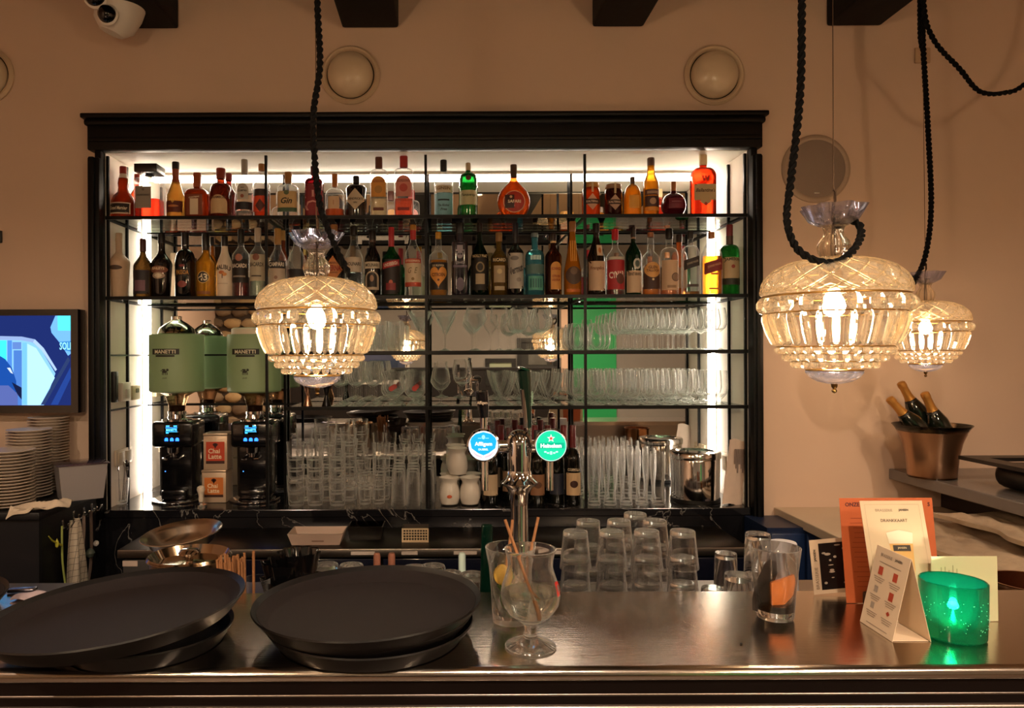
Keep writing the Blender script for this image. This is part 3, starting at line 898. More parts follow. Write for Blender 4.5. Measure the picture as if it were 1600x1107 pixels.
def bot(shelf, cx, w, top, label, kind='slope', sh=.55, nk=.75, nr=.38, cp=.86, glassm=None, cap='#111111', capm=None, dec=(),
        n=2, sy=1.0, back=0.0, fill=None, liq=None, prof=None, capr=1.12, foil=None, taper=1.0, name='liquor_bottle', cat='bottle', cap_shape=None, D=None):
    Dc = D or (WALL + .02 + w / 2 * 3.45 / F * sy + .012 + back)
    zs = SHELF[shelf]
    c = P(cx, 500, Dc)
    H = P(cx, top, Dc).z - zs - .001
    R = w / 2 * Dc / F
    t = thing(name, label, cat, (c.x, Dc, zs + .0008), group={1: 'bottles on the top shelf', 2: 'bottles on the second shelf', 5: 'wine bottles on the marble ledge'}[shelf])
    pr = [(r * R, z * H) for r, z in prof] if prof else bottle_profile(H, R, sh, nk, nr, cp, kind, taper=taper)
    ztop = pr[-1][1]; rn = pr[-1][0]
    seg = 32 if n == 2 else 48
    body = obj('body', lathe(pr, seg, n, sy), glassm or CLEAR, t)
    if liq:
        fz = fill * H
        lp = [(0, .006)] + [(r * .93, max(z, .006)) for r, z in pr[1:] if z < fz] + [(rad_at(pr, fz) * .93, fz), (0, fz)]
        obj('liquid', lathe(lp, seg, n, sy), liq, t)
    # neck stays round at the cap
    cm = capm or pm(cap, .35)
    if cap_shape == 'cube':
        s_ = R * .86
        obj('cap', rbox(-s_, s_, -s_, s_, ztop + .006, H, .004), cm, t)
        obj('collar', lathe([(rn, ztop - .002), (rn * 1.1, ztop), (rn * .8, ztop + .008)], 20), cm, t)
    elif cap_shape == 'lid':
        obj('cap', lathe([(rn * 1.02, ztop - .004), (rn * 1.07, ztop), (rn * 1.07, H - .002), (rn * .98, H), (0, H)], 32), cm, t)
        obj('paper_strip', box(-.0045, .0045, -R * sy - .003, -R * sy - .001, ztop - .03, H), pm('#c9b48e', .6), t, smooth=False)
    else:
        r_ = rn * capr
        obj('cap', lathe([(rn * .9, ztop - .002), (r_, ztop - .001), (r_, H - .004), (r_ * .9, H), (0, H)], 20, 2 if sy == 1 else n, 1.0 if sy == 1 else max(sy, .8)), cm, t)
    if foil:
        z0, z1, fc = foil
        zl = [z0 * H + (z1 - z0) * H * k / 6 for k in range(7)]
        obj('neck_foil', lathe([(rad_at(pr, z) + .0006, z) for z in zl], 24, n, sy), pm(fc, .4), t)
    def surf(x, z, off):
        r = rad_at(pr, min(max(z, 0), ztop))
        q = min(abs(x) / max(r, 1e-5), .985)
        return (x, -(r * sy * (1 - q ** n) ** (1.0 / n)) - off, z)
    last = None
    for i, d in enumerate(dec):
        k = d[0]; off = .0007 + .0004 * i
        if k == 'wrap':
            z0, z1 = d[1] * H, d[2] * H
            zl = [z0 + (z1 - z0) * j / 8 for j in range(9)]
            last = obj('wrap_label', lathe([(rad_at(pr, z) + .0005 + .0003 * i, z) for z in zl], seg, n, sy), pm(d[3], .55), t)
        elif k == 'text':
            s_, zc, hh, colr = d[1:5]
            o = d[5] if len(d) > 5 else {}
            vf = text_vf(s_, o.get('x', 0) * R, zc * H, hh * H, surf, off + .0003, maxw=o.get('w', 1.45) * R, rot=o.get('rot', 0), bold=o.get('bold', .028), shear=o.get('shear', 0), arch=o.get('arch', 0) * H)
            obj('lettering', vf, pm(colr, .5), last or t, smooth=False)
        else:
            zc, hh, hw, colr = d[1:5]
            o = d[5] if len(d) > 5 else {}
            x_ = o.get('x', 0) * R
            if k == 'rect': ol = o_rect(x_, zc * H, hw * R, hh * H, slant=o.get('slant', 0))
            elif k == 'dia': ol = o_dia(x_, zc * H, hw * R, hh * H)
            elif k == 'ell': ol = o_ell(x_, zc * H, hw * R, hh * H if hh else hw * R)
            elif k == 'heart': ol = o_heart(x_, zc * H, hw * R, hh * H)
            elif k == 'arch': ol = o_arch(x_, zc * H, hw * R, hh * H)
            vf = decal_vf(ol, surf, off)
            if i == 0 or last is None or k in ('rect', 'dia', 'heart', 'arch') and not o.get('sub'):
                last = obj('label', vf, pm(colr, .55), t)
            else:
                obj('emblem', vf, pm(colr, .5), last)
    return t

AMB, RED, DRK = tint('#d8742a', .3), tint('#b8321a', .35), pm('#0b0a0a', .08, coat=.5)
BLK = pm('#0c0b0c', .1, coat=.5)
# ---------------- top shelf
bot(1, 193.5, 41, 260, 'squat amber liqueur bottle with red cap, first at the left of the top shelf', glassm=tint('#a8401a', .45), cap='#8f2416',
    prof=[(0, .01), (.93, 0), (1, .05), (1.0, .22), (.93, .34), (.7, .45), (.42, .52), (.36, .60), (.40, .68), (.36, .76), (.27, .82), (.25, .87)], capr=1.05, foil=(.78, .86, '#c9b9a6'),
    dec=[('rect', .19, .105, .80, '#d9cbb4'), ('rect', .19, .085, .74, '#241a18', {'sub': 1}), ('text', 'Grand Marnier', .19, .065, '#e2d3b5', {'shear': .2, 'w': 1.3})])
bot(1, 215, 20, 272, 'slim orange bottle with red cap half hidden behind the square decanter', 'slope', glassm=tint('#c8481f', .4), cap='#9a2f20', back=.12, dec=[('rect', .3, .12, .8, '#c05a34')])
bot(1, 235, 41, 259, 'square clear decanter with big dark square stopper and red amber bottom', 'square', .70, .76, .34, .82, n=5, sy=.9, cap_shape='cube', capm=pm('#1c1816', .3), liq=tint('#c4321c', .35), fill=.36,
    dec=[('rect', .38, .20, .60, '#8d857a', {'x': -.15}), ('text', 'DISARONNO', .42, .035, '#2a2420', {'x': -.15, 'w': 1.0}), ('ell', .52, 0, .1, '#6d645a', {'x': -.15})])
bot(1, 275.5, 27.5, 253, 'tall gold foiled bottle with brown script label between decanter and orange square bottle', 'cone', .40, .72, .36, .88, glassm=tint('#d9a85a', .5), cap='#1b1512', foil=(.64, .87, '#8a3f24'),
    dec=[('rect', .20, .10, .92, '#5b1f12'), ('ell', .21, .02, .6, '#b8743c', {'sub': 1}), ('heart', .285, .03, .18, '#caa24e', {'sub': 1})])
bot(1, 309.5, 35, 270, 'square orange brown bottle with cream label on the top shelf', 'round', .50, .66, .30, .70, n=4, sy=.95, glassm=tint('#b04a1c', .45), cap='#9a4a26', capr=1.1,
    dec=[('rect', .28, .22, .72, '#7d3a1c'), ('rect', .24, .17, .36, '#dccbb0', {'sub': 1}), ('text', 'COINTREAU', .44, .03, '#e7d7bb', {'rot': .12, 'w': 1.1})])
bot(1, 358.5, 24, 271, 'dark red capped bottle half hidden behind the dark whisky liqueur', 'slope', glassm=tint('#7a2a20', .5), cap='#7b1f1a', back=.12)
bot(1, 346, 33, 263, 'dark amber round shouldered liqueur bottle with cream arched label and red cap', 'round', .52, .72, .36, .80, glassm=tint('#7a2c14', .5), cap='#7c2a18', capr=1.2,
    dec=[('arch', .27, .18, .78, '#c9ad83'), ('text', 'DRAMBUIE', .40, .05, '#4a2416', {'w': 1.4})])
bot(1, 383, 28, 249, 'clear tequila bottle with silver cap and dark blue band on the top shelf', 'round', .56, .70, .34, .76, cap='#9b9388', capr=1.05,
    dec=[('rect', .20, .065, .93, '#171a24'), ('arch', .44, .13, .62, '#b8b1a4', {'x': 0}), ('text', 'Jose', .50, .03, '#33302c'), ('text', 'Cuervo', .455, .045, '#2c2a28', {'w': 1.0, 'shear': .2}), ('ell', .36, 0, .2, '#8b4a30')], liq=tint('#dfe6e0', .1), fill=.12)
bot(1, 410, 26, 256, 'clear bottle of orange rum with cork and red geometric label beside the first post', 'round', .56, .68, .36, .88, cap='#a3703c', liq=tint('#e2541c', .45), fill=.5,
    dec=[('rect', .46, .06, .9, '#2a1a18'), ('rect', .25, .14, .9, '#d8481f'), ('dia', .22, .12, .6, '#5a2a26', {'sub': 1})])
bot(1, 451.5, 32, 269, 'clear gin bottle with cork, tan label and green band', 'round', .76, .84, .30, .74, prof=[(0, .01), (.93, 0), (1, .04), (1, .60), (.97, .66), (.8, .70), (.45, .72), (.30, .74), (.30, .77)], cap='#9c6d3a', n=4, sy=.9, capr=1.15,
    dec=[('rect', .34, .22, .94, '#c3a572'), ('rect', .165, .045, .94, '#39583f', {'sub': 1}), ('text', 'Gin', .36, .13, '#2b2416', {'shear': .3}), ('ell', .53, .05, .25, '#49583a')])
bot(1, 492, 28, 260, 'deep red gin bottle with dark cap and upright white lettering', 'round', .66, .78, .30, .84, n=4, sy=.9, glassm=tint('#8a1a24', .45), cap='#4a1418', capr=1.3,
    dec=[('rect', .33, .31, .92, '#7d1722'), ('text', 'HC', .34, .30, '#c98d88', {'rot': -PI / 2, 'w': 2.4, 'bold': 0})])
bot(1, 524, 31, 272, 'clear round shouldered bottle with cork and orange bottom on the top shelf', 'round', .46, .68, .26, .72, cap='#a5662f', capr=1.15, liq=tint('#d9713a', .5), fill=.2,
    dec=[('rect', .33, .14, .55, '#c9ab8b'), ('text', 'I', .33, .1, '#a8795a')])
bot(1, 557.5, 33, 275, 'black apothecary gin bottle with cream diamond label', 'square', .72, .80, .30, .80, glassm=BLK, cap='#151313', capr=1.05, prof=[(0, .01), (.95, 0), (1, .04), (1, .66), (.95, .72), (.75, .77), (.34, .80), (.30, .84)], dec=[('dia', .42, .25, .93, '#bfae94'), ('text', "HENDRICK'S", .43, .055, '#2b2520', {'w': 1.4}), ('text', 'GIN', .34, .04, '#2b2520')])
bot(1, 593, 27, 245.5, 'tall clear gin bottle with yellow orange label and dark cap', 'round', .72, .80, .36, .82, n=4, sy=.75, cap='#5a2f22', capr=1.15,
    dec=[('arch', .50, .17, .84, '#c98a35'), ('text', "GORDON'S", .585, .045, '#8a3b1a', {'w': 1.3}), ('ell', .45, 0, .45, '#a87a35'), ('rect', .13, .025, .6, '#5e2a1a')], liq=tint('#e9dcbc', .15), fill=.34)
bot(1, 632, 30, 244, 'tall clear pink gin bottle with red cap and pink red label', 'round', .72, .80, .36, .82, n=4, sy=.75, cap='#9a2b2a', capr=1.15,
    dec=[('arch', .50, .17, .80, '#cf8274'), ('text', "GORDON'S", .585, .045, '#6e2a22', {'w': 1.3}), ('ell', .47, 0, .42, '#b8473d'), ('rect', .13, .025, .62, '#7e2420')], liq=tint('#f07a5a', .3), fill=.3)
bot(1, 694, 29.5, 250, 'clear and pale blue gin bottle with black cap right of the middle post', 'round', .56, .76, .34, .82, cap='#17120f', capr=1.05,
    dec=[('rect', .48, .06, .94, '#c9bda6'), ('text', 'GINSIN', .49, .055, '#6b4a2c', {'w': 1.6}), ('rect', .21, .20, .94, '#7cb3c4'), ('rect', .29, .014, .6, '#22323a', {'sub': 1}), ('text', 'The Alcohol', .20, .045, '#2f4048', {'shear': .3, 'w': 1.2}), ('text', 'Free', .13, .045, '#2f4048', {'shear': .3})])
bot(1, 732.5, 30, 254.5, 'green glass gin bottle with cream cap and red seal', glassm=tint('#1f8a3a', .35), cap='#b8a183', capr=1.0,
    prof=[(0, .01), (.93, 0), (.98, .04), (.98, .50), (1.0, .53), (1.0, .56), (.93, .58), (.92, .70), (.80, .78), (.45, .82), (.28, .84), (.27, .86)],
    dec=[('rect', .35, .13, .90, '#b9b58e'), ('text', 'Tanqueray', .39, .06, '#3a4a30', {'shear': .3, 'w': 1.5}), ('ell', .70, 0, .28, '#5a1d1a')])
bot(1, 803.5, 52, 257, 'flat round flask of orange liqueur with half red half black round label', glassm=tint('#e8702a', .28), cap='#4a3327', sy=.42, capr=1.1,
    prof=[(0, .01), (.50, 0), (.56, .02), (.78, .08), (.94, .18), (1.0, .28), (.95, .39), (.80, .50), (.55, .58), (.32, .65), (.20, .72), (.18, .76)],
    dec=[('ell', .285, 0, .66, '#d8b48c'), ('ell', .285, 0, .61, '#a8281a'), ('rect', .285, .125, .28, '#3a1512', {'x': -.28, 'sub': 1}), ('text', 'SAFARI', .285, .06, '#ead2b8', {'w': 1.1}), ('ell', .37, 0, .08, '#cfae86', {'x': -.2})])
jar = [(0, .01), (.90, 0), (1, .05), (1.0, .72), (.95, .80), (.84, .86), (.84, .88)]
bot(1, 924, 28, 286, 'glass jar of orange liqueur with gold lid and diamond label at the right post', glassm=tint('#e2601e', .4), cap='#b9833a', prof=jar, cap_shape='lid', name='liquor_jar', cat='jar',
    dec=[('dia', .42, .24, .78, '#c79f84'), ('rect', .43, .07, .80, '#3b2420', {'sub': 1}), ('text', 'KALTERNA', .43, .06, '#d8c0a6', {'w': 1.3})])
bot(1, 959, 28, 288.5, 'glass jar of dark red liqueur with diamond label beside the orange jar', glassm=tint('#4a1a18', .6), cap='#8a6a4e', prof=jar, cap_shape='lid', name='liquor_jar', cat='jar',
    dec=[('dia', .42, .24, .78, '#b79a86'), ('rect', .43, .07, .80, '#2b1a18', {'sub': 1}), ('text', 'KALTERNA', .43, .06, '#d8c0a6', {'w': 1.3})])
bot(1, 989, 27, 276.5, 'bright orange round topped bottle with pewter swing cap', glassm=tint('#e89a2a', .55), cap='#5c4a3c', prof=[(0, .01), (.93, 0), (1, .04), (1, .46), (.93, .60), (.76, .72), (.5, .79), (.26, .82), (.24, .84)], capr=1.2, dec=[('rect', .36, .16, .6, '#e3a546')])
bot(1, 1018, 24, 246.5, 'tall golden honey coloured bottle with brown cap and dark label', 'slope', .52, .80, .46, .87, glassm=tint('#e6a02e', .45), cap='#5b4336', capr=1.02,
    dec=[('rect', .40, .05, .92, '#4a2b26'), ('rect', .40, .022, .7, '#a88f78', {'sub': 1}), ('rect', .25, .09, .92, '#3a2224'), ('ell', .25, 0, .42, '#a88a72'), ('rect', .12, .03, .9, '#d89440')])
bot(1, 1053, 38, 284, 'round dark red globe bottle with cork stopper', glassm=tint('#5a1424', .6), cap='#a3673a', prof=[(0, .01), (.50, 0), (.72, .07), (.95, .22), (1.0, .34), (.93, .48), (.72, .60), (.45, .66), (.25, .68), (.22, .74)], capr=1.0, dec=[('rect', .36, .14, .60, '#6e2030'), ('rect', .40, .012, .4, '#9a6a6e', {'sub': 1})])
bot(1, 1099.5, 38, 242, 'tall red orange whisky bottle with cream cap and cream label, last on the top shelf', 'round', .64, .80, .28, .84, n=4, sy=.62, glassm=tint('#e2401c', .42), cap='#d3bd92', capr=1.05,
    dec=[('rect', .38, .13, .90, '#bfa87e'), ('text', "Ballantine's", .41, .06, '#5e4630', {'shear': .3, 'w': 1.6}), ('dia', .23, .07, .5, '#bfa87e', {'sub': 1}), ('ell', .19, 0, .13, '#a02a1c'), ('text', 'W', .60, .09, '#7d1d12'), ('text', '(  )', .60, .09, '#7d1d12')])

# ---------------- second shelf
bot(2, 186.5, 33, 364, 'opaque beige cream liqueur bottle, first at the left of the second shelf', 'slope', .54, .72, .32, .88, glassm=pm('#c3a68a', .5, var=.12, vscale=40), cap='#c6ab90', capr=1.05, taper=.8, dec=[('ell', .46, .035, .62, '#4a3326')])
bot(2, 224, 29, 373, 'dark amber wine shaped bottle with purple label on the second shelf', 'slope', .52, .76, .30, .80, glassm=tint('#3c2a12', .55), cap='#4a2424', foil=(.78, .86, '#4a1f22'),
    dec=[('rect', .26, .20, .88, '#231d22'), ('rect', .20, .09, .55, '#6d4a58', {'sub': 1})])
bot(2, 253, 32, 365.5, 'black cream liqueur bottle with brown arched label', 'slope', .52, .74, .32, .86, glassm=pm('#15100f', .12, coat=.5), cap='#151212', capr=1.05, taper=.8, dec=[('ell', .43, .06, .82, '#7b4a36'), ('text', 'BAILEYS', .45, .04, '#e0c8a4', {'w': 1.2}), ('ell', .34, .05, .6, '#a8937c'), ('ell', .34, .03, .35, '#d8cbb2')])
bot(2, 290, 31, 363, 'black glossy liqueur bottle with gold lettering and red fruit emblem', 'round', .50, .74, .36, .80, glassm=BLK, cap='#1b1718', capr=1.0, dec=[('rect', .38, .05, .7, '#151010'), ('text', 'PASSOA', .38, .07, '#c08a3c', {'w': 1.25}), ('ell', .20, .05, .45, '#8b3f38'), ('ell', .48, .02, .3, '#7a2a24')])
bot(2, 332, 14, 370, 'slim bottle neck with black cap behind the golden bottle', 'slope', glassm=tint('#b8742a', .4), cap='#161213', back=.1)
bot(2, 322, 30, 365, 'golden liqueur bottle with round black emblem and black neck', 'slope', .52, .72, .34, .80, glassm=tint('#e0a638', .35), cap='#17120f', foil=(.74, .82, '#2b1c16'), dec=[('ell', .31, 0, .62, '#d9b46a'), ('ell', .31, 0, .56, '#1f1a16'), ('text', '43', .31, .11, '#e8dcc0'), ('rect', .07, .025, .7, '#7a4a18', {})])
bot(2, 351.5, 26, 369, 'white opaque coconut rum bottle with black cap and palm emblem', 'slope', .48, .80, .38, .84, glassm=pm('#e2d2bc', .3, coat=.3), cap='#15110f', capr=1.02,
    dec=[('ell', .36, .075, .5, '#e2d2bc'), ('text', 'MALIBU', .49, .075, '#3b2a20', {'w': 1.7, 'arch': .035}), ('ell', .40, .028, .34, '#c8733c', {'x': -.1}), ('ell', .37, .03, .28, '#d88f4a', {'x': .22}), ('rect', .34, .035, .05, '#6b3a20', {'sub': 1}), ('rect', .22, .005, .6, '#b8a48c', {'sub': 1})])
bot(2, 377, 27, 358, 'clear rum bottle with black label and red liquid at the bottom', 'slope', .60, .76, .34, .80, cap='#15110f', capr=1.1, liq=tint('#7a1a14', .45), fill=.30, dec=[('rect', .38, .17, .92, '#16120f'), ('ell', .575, 0, .42, '#a56a58'), ('text', 'BACARDI', .455, .06, '#d9cfc0', {'w': 1.6}), ('rect', .30, .012, .7, '#8f8272', {'sub': 1})])
bot(2, 403.5, 26, 356, 'clear white rum bottle with grey cap and pale label beside the first post', 'slope', .60, .76, .34, .80, cap='#b3a594', capr=1.15, liq=tint('#c9d8cc', .2), fill=.5, dec=[('rect', .42, .19, .92, '#b8ae96'), ('ell', .57, 0, .4, '#84503c'), ('text', 'BACARDI', .465, .06, '#3b3430', {'w': 1.6}), ('rect', .30, .01, .6, '#4a423a', {'sub': 1})])
bot(2, 443, 16, 360, 'slim bottle with tan cap behind the dark labelled bitter', 'slope', glassm=tint('#b06040', .3), cap='#b08a4e', back=.1)
bot(2, 434.5, 28, 357, 'clear bitter bottle with tan cap and dark blue label right of the first post', 'slope', .52, .74, .36, .77, cap='#a5793f', capr=1.1, liq=tint('#c8a896', .2), fill=.45, dec=[('rect', .47, .05, .93, '#1d2026'), ('text', 'CAMPARI', .47, .06, '#e2dccf', {'w': 1.65, 'bold': .03}), ('rect', .25, .16, .90, '#b8a896'), ('ell', .28, 0, .2, '#8a6a5a'), ('rect', .12, .02, .7, '#9c3a2e', {'sub': 1})])
bot(2, 464, 28, 353.5, 'clear bottle with dark blue cap and dark band behind the hanging lamp top', 'slope', .50, .76, .32, .86, cap='#10131d', capr=1.3, dec=[('rect', .35, .04, .93, '#17161a'), ('rect', .22, .09, .93, '#26221f')])
bot(2, 493, 26, 354, 'dark bottle hidden behind the crystal lamp neck on the second shelf', 'slope', glassm=DRK, cap='#17120f', dec=[('rect', .35, .12, .85, '#8a7a62')])
bot(2, 522.5, 33, 351, 'black bitter bottle with orange diamond label right of the lamp neck', 'slope', .50, .72, .30, .82, glassm=BLK, cap='#9a6d40', capr=1.15, dec=[('dia', .37, .19, .88, '#c07a40'), ('text', 'AVERNA', .39, .075, '#8f1f16', {'w': 1.5, 'bold': .03}), ('text', 'AMARO', .46, .03, '#6b3418'), ('text', 'SICILIANO', .33, .022, '#6b3418'), ('ell', .24, 0, .09, '#e8a030')])
bot(2, 553.5, 28, 354, 'clear sambuca bottle with black cap and pale label', 'slope', .54, .80, .36, .88, cap='#17110f', capr=1.15, dec=[('rect', .45, .105, .90, '#b9ae9e'), ('text', 'MOLINARI', .46, .05, '#231f1c', {'w': 1.6, 'bold': .02})])
bot(2, 582.5, 25, 360, 'dark coffee sambuca bottle with framed portrait label', 'slope', .56, .78, .40, .86, glassm=BLK, cap='#1b1412', capr=1.1, foil=(.82, .88, '#4a3328'), dec=[('rect', .47, .05, .92, '#c8bca8'), ('text', 'MOLINARI', .47, .05, '#231a16', {'w': 1.6, 'bold': .02}), ('arch', .24, .14, .84, '#b4a48e'), ('arch', .25, .11, .62, '#1a1210', {'sub': 1}), ('ell', .27, .05, .25, '#a8846a')])
bot(2, 612, 30, 355, 'green herbal liqueur bottle with red cap and slanted red label', 'slope', .52, .72, .30, .78, glassm=tint('#0f4a20', .5), cap='#a02028', capr=1.02, foil=(.72, .80, '#a02028'), dec=[('rect', .28, .25, .92, '#1a1214'), ('rect', .46, .045, .86, '#a5222a', {'slant': .22}), ('text', 'UNDEBERGH', .46, .05, '#e8d2c4', {'rot': .22, 'w': 1.45}), ('ell', .20, .035, .2, '#c25a44'), ('rect', .14, .05, .5, '#7d1a22', {'sub': 1})])
bot(2, 646, 27, 351.5, 'clear vodka bottle with red neck and cream label left of the middle post', 'slope', .54, .80, .34, .93, cap='#b07a2c', capr=1.1, foil=(.80, .93, '#b01f1c'), dec=[('rect', .33, .19, .93, '#cbb79a'), ('rect', .49, .03, .93, '#b2432c', {'sub': 1}), ('text', 'STOLICHNAYA', .49, .03, '#e8d6bc', {'w': 1.6}), ('rect', .165, .03, .93, '#b2432c', {'sub': 1}), ('text', 'G  E', .36, .08, '#6b5a3a', {'shear': .4, 'w': 1.1, 'bold': 0}), ('ell', .24, 0, .18, '#8a6a3a')])
bot(2, 685.5, 30, 362.5, 'amber vodka bottle with gold cap and orange heart label', 'round', .52, .68, .34, .90, glassm=None, cap='#b8842c', capr=1.05, liq=tint('#e39a2a', .35), fill=.56, prof=[(0, .01), (.93, 0), (1, .04), (1, .56), (.92, .64), (.6, .69), (.36, .72), (.32, .80), (.30, .90)], dec=[('rect', .31, .21, .94, '#241a12'), ('text', 'DE KUYPER', .47, .03, '#d8c8a8', {'w': 1.2}), ('heart', .29, .16, .86, '#d08c3c'), ('text', 'CITROEN', .33, .055, '#5a2f12', {'w': 1.35}), ('ell', .25, 0, .12, '#5a2f12')])
bot(2, 719, 25, 348, 'dark purple square shouldered bottle with grey skull print', 'square', .70, .75, .44, .86, n=4, sy=.95, glassm=pm('#1b1520', .15, coat=.5), cap='#100d10', capr=1.15,
    dec=[('rect', .36, .33, .05, '#1b1520'), ('ell', .56, .055, .38, '#8d8792'), ('rect', .65, .035, .36, '#8d8792'), ('rect', .615, .008, .55, '#8d8792', {'sub': 1}), ('ell', .565, .014, .11, '#1b1520', {'x': -.15}), ('ell', .565, .014, .11, '#1b1520', {'x': .15}), ('rect', .45, .009, .5, '#7d7784', {'slant': .3}), ('rect', .45, .009, .5, '#7d7784', {'slant': -.3}), ('rect', .40, .016, .85, '#6d6274'), ('ell', .16, .09, .5, '#5a4d60')])
bot(2, 750, 28, 348, 'dark green vermouth bottle with black label and cream crest', 'slope', .50, .78, .28, .88, glassm=tint('#0a2412', .6), cap='#23160f', dec=[('rect', .30, .22, .92, '#100f0d'), ('text', 'NOILLY PRAT', .54, .04, '#c4b28c', {'w': 1.6}), ('ell', .39, .07, .48, '#8a7a5a'), ('ell', .39, .05, .32, '#2a241a'), ('rect', .23, .07, .5, '#a8987c', {'sub': 1})])
bot(2, 780, 26, 363, 'olive golden pastis bottle with dark banner and cream label', 'slope', .58, .76, .36, .86, glassm=tint('#8a6a2c', .45), cap='#8a6a42', capr=1.1, dec=[('rect', .56, .035, .93, '#191611'), ('text', 'RICARD', .56, .05, '#d9c79c', {'w': 1.5}), ('rect', .34, .13, .66, '#a8977a'), ('ell', .38, 0, .3, '#c9b98c'), ('rect', .12, .03, .6, '#b8a888')])
bot(2, 806, 25.5, 348, 'black capped vermouth bottle with white illustrated label', 'slope', .58, .72, .32, .80, glassm=DRK, cap='#14121c', foil=(.72, .80, '#14121c'), dec=[('rect', .34, .24, .94, '#a8a49c'), ('text', 'Vermut', .36, .10, '#2c2a2c', {'rot': .35, 'shear': .3, 'w': 1.7}), ('ell', .51, .03, .5, '#6d6a68', {'x': -.2}), ('ell', .22, .03, .3, '#8a8680', {'x': .3})])
bot(2, 836, 30, 364, 'pale blue ribbed gin bottle with clear stopper on the second shelf', 'round', .60, .74, .34, .94, glassm=tint('#5cb4c4', .3), cap='#6b7a7c', dec=[('rect', .42, .075, .92, '#4a6a68'), ('rect', .20, .11, .74, '#4d9a8a'), ('text', 'IIIII', .20, .14, '#2c6a68', {'w': 1.2}), ('text', 'IIIIIII', .60, .07, '#d4eef0', {'w': 1.3})])
bot(2, 865, 26, 365, 'brown coffee liqueur bottle with orange yellow label', 'slope', .62, .80, .34, .88, glassm=tint('#4a1f10', .6), cap='#241612', capr=1.05, foil=(.85, .89, '#c4a06a'), dec=[('arch', .32, .22, .64, '#cc8f42', {'x': .2}), ('text', 'KONINGS', .43, .045, '#8f2a14', {'x': .2, 'w': 1.1}), ('text', 'CITROEN', .31, .04, '#8f2a14', {'x': .2, 'w': 1.0}), ('text', 'LIQUEUR', .25, .04, '#8f2a14', {'x': .2, 'w': 1.0})])
bot(2, 895, 27, 346, 'slender golden liqueur bottle with straw pattern and brown neck', 'cone', .34, .80, .36, .88, glassm=tint('#e0902a', .45), cap='#9a6436', foil=(.86, .90, '#9a6436'), dec=[('ell', .27, .12, .90, '#4b3a30'), ('ell', .33, .05, .4, '#6b5644'), ('rect', .07, .02, .8, '#c2681c')] + [('rect', .60, .14, .03, '#f0bc5c', {'x': x_, 'slant': 0}) for x_ in (-.3, -.1, .12, .32)])
bot(2, 932, 28, 349, 'dark monk shaped hazelnut liqueur bottle with tan label', 'cone', .54, .80, .34, .88, glassm=pm('#150d0a', .12, coat=.5), cap='#14110f', capr=1.15, dec=[('rect', .27, .20, .92, '#c2a488'), ('text', 'Frangelico', .37, .06, '#7a4a2c', {'w': 1.5}), ('rect', .62, .075, .34, '#cbb197', {'x': .25}), ('ell', .62, .04, .16, '#b06a3a', {'x': .25})])
bot(2, 961.5, 29, 358, 'clear artichoke bitter bottle with red cap and red label', 'slope', .56, .74, .32, .85, cap='#b01a22', capr=1.15, liq=tint('#7a1418', .5), fill=.10, foil=(.84, .86, '#b01a22'), dec=[('rect', .31, .22, .93, '#a01c24'), ('text', 'CYNAR', .31, .10, '#eadccc', {'w': 1.6, 'rot': .1, 'bold': .03}), ('ell', .25, .08, .45, '#5a2a1c', {'x': .35}), ('rect', .555, .02, .8, '#b8b2a2')])
bot(2, 990, 25, 355, 'green necked fernet bottle with cream label and eagle emblem', 'slope', .58, .80, .28, .86, glassm=tint('#0c3a20', .55), cap='#1c1512', capr=1.1, foil=(.83, .865, '#8a6a4a'), dec=[('rect', .20, .16, .93, '#c2a78a'), ('text', 'FERNET-BRANCA', .31, .045, '#2e241c', {'w': 1.7}), ('ell', .46, .08, .5, '#b8b4ac', {'x': .25}), ('ell', .46, .05, .3, '#4b5a55', {'x': .25}), ('ell', .56, .03, .18, '#2c3a34', {'x': .2})])
bot(2, 1017, 28, 363, 'clear scotch bottle with amber label and amber bottom', 'round', .58, .68, .34, .93, cap='#8a5a3c', capr=1.08, liq=tint('#e2903a', .4), fill=.14, prof=[(0, .01), (.93, 0), (1, .04), (1, .56), (.93, .62), (.6, .67), (.38, .70), (.34, .80), (.32, .93)], dec=[('rect', .22, .12, .93, '#3a1e16'), ('ell', .40, .12, .86, '#c29050'), ('text', 'GLEN', .44, .045, '#4a2416', {'w': 1.0}), ('text', 'TALLOCH', .39, .04, '#4a2416', {'w': 1.35}), ('ell', .25, 0, .12, '#d8c09a')])
bot(2, 1061.5, 24, 366, 'orange whisky bottle with dark cap half hidden between pale and black labelled bottles', 'round', .60, .74, .36, .88, glassm=tint('#d07a40', .35), cap='#35231c', capr=1.1, back=.1, dec=[('rect', .30, .16, .9, '#b08a6a')])
bot(2, 1046, 28, 357, 'clear whisky bottle with black cap and beige label with dark round seal', 'round', .56, .72, .36, .85, cap='#1a1310', capr=1.1, liq=tint('#d88a4a', .3), fill=.42, dec=[('rect', .30, .22, .94, '#bfa183'), ('ell', .27, 0, .48, '#5e4636', {'x': .45}), ('ell', .27, 0, .4, '#8a705c', {'x': .45}), ('rect', .13, .02, .5, '#8f7256', {'sub': 1})])
bot(2, 1079, 25, 361, 'square clear whisky bottle with slanted black label', 'round', .62, .78, .30, .88, n=4, sy=.95, cap='#1c1513', capr=1.15, liq=tint('#d99a5a', .2), fill=.06, dec=[('rect', .50, .075, .97, '#2a211f', {'slant': .32}), ('text', 'JOHNNIE WALKER', .50, .04, '#a0917c', {'rot': .31, 'w': 1.5}), ('rect', .15, .02, .7, '#3a2c28')])
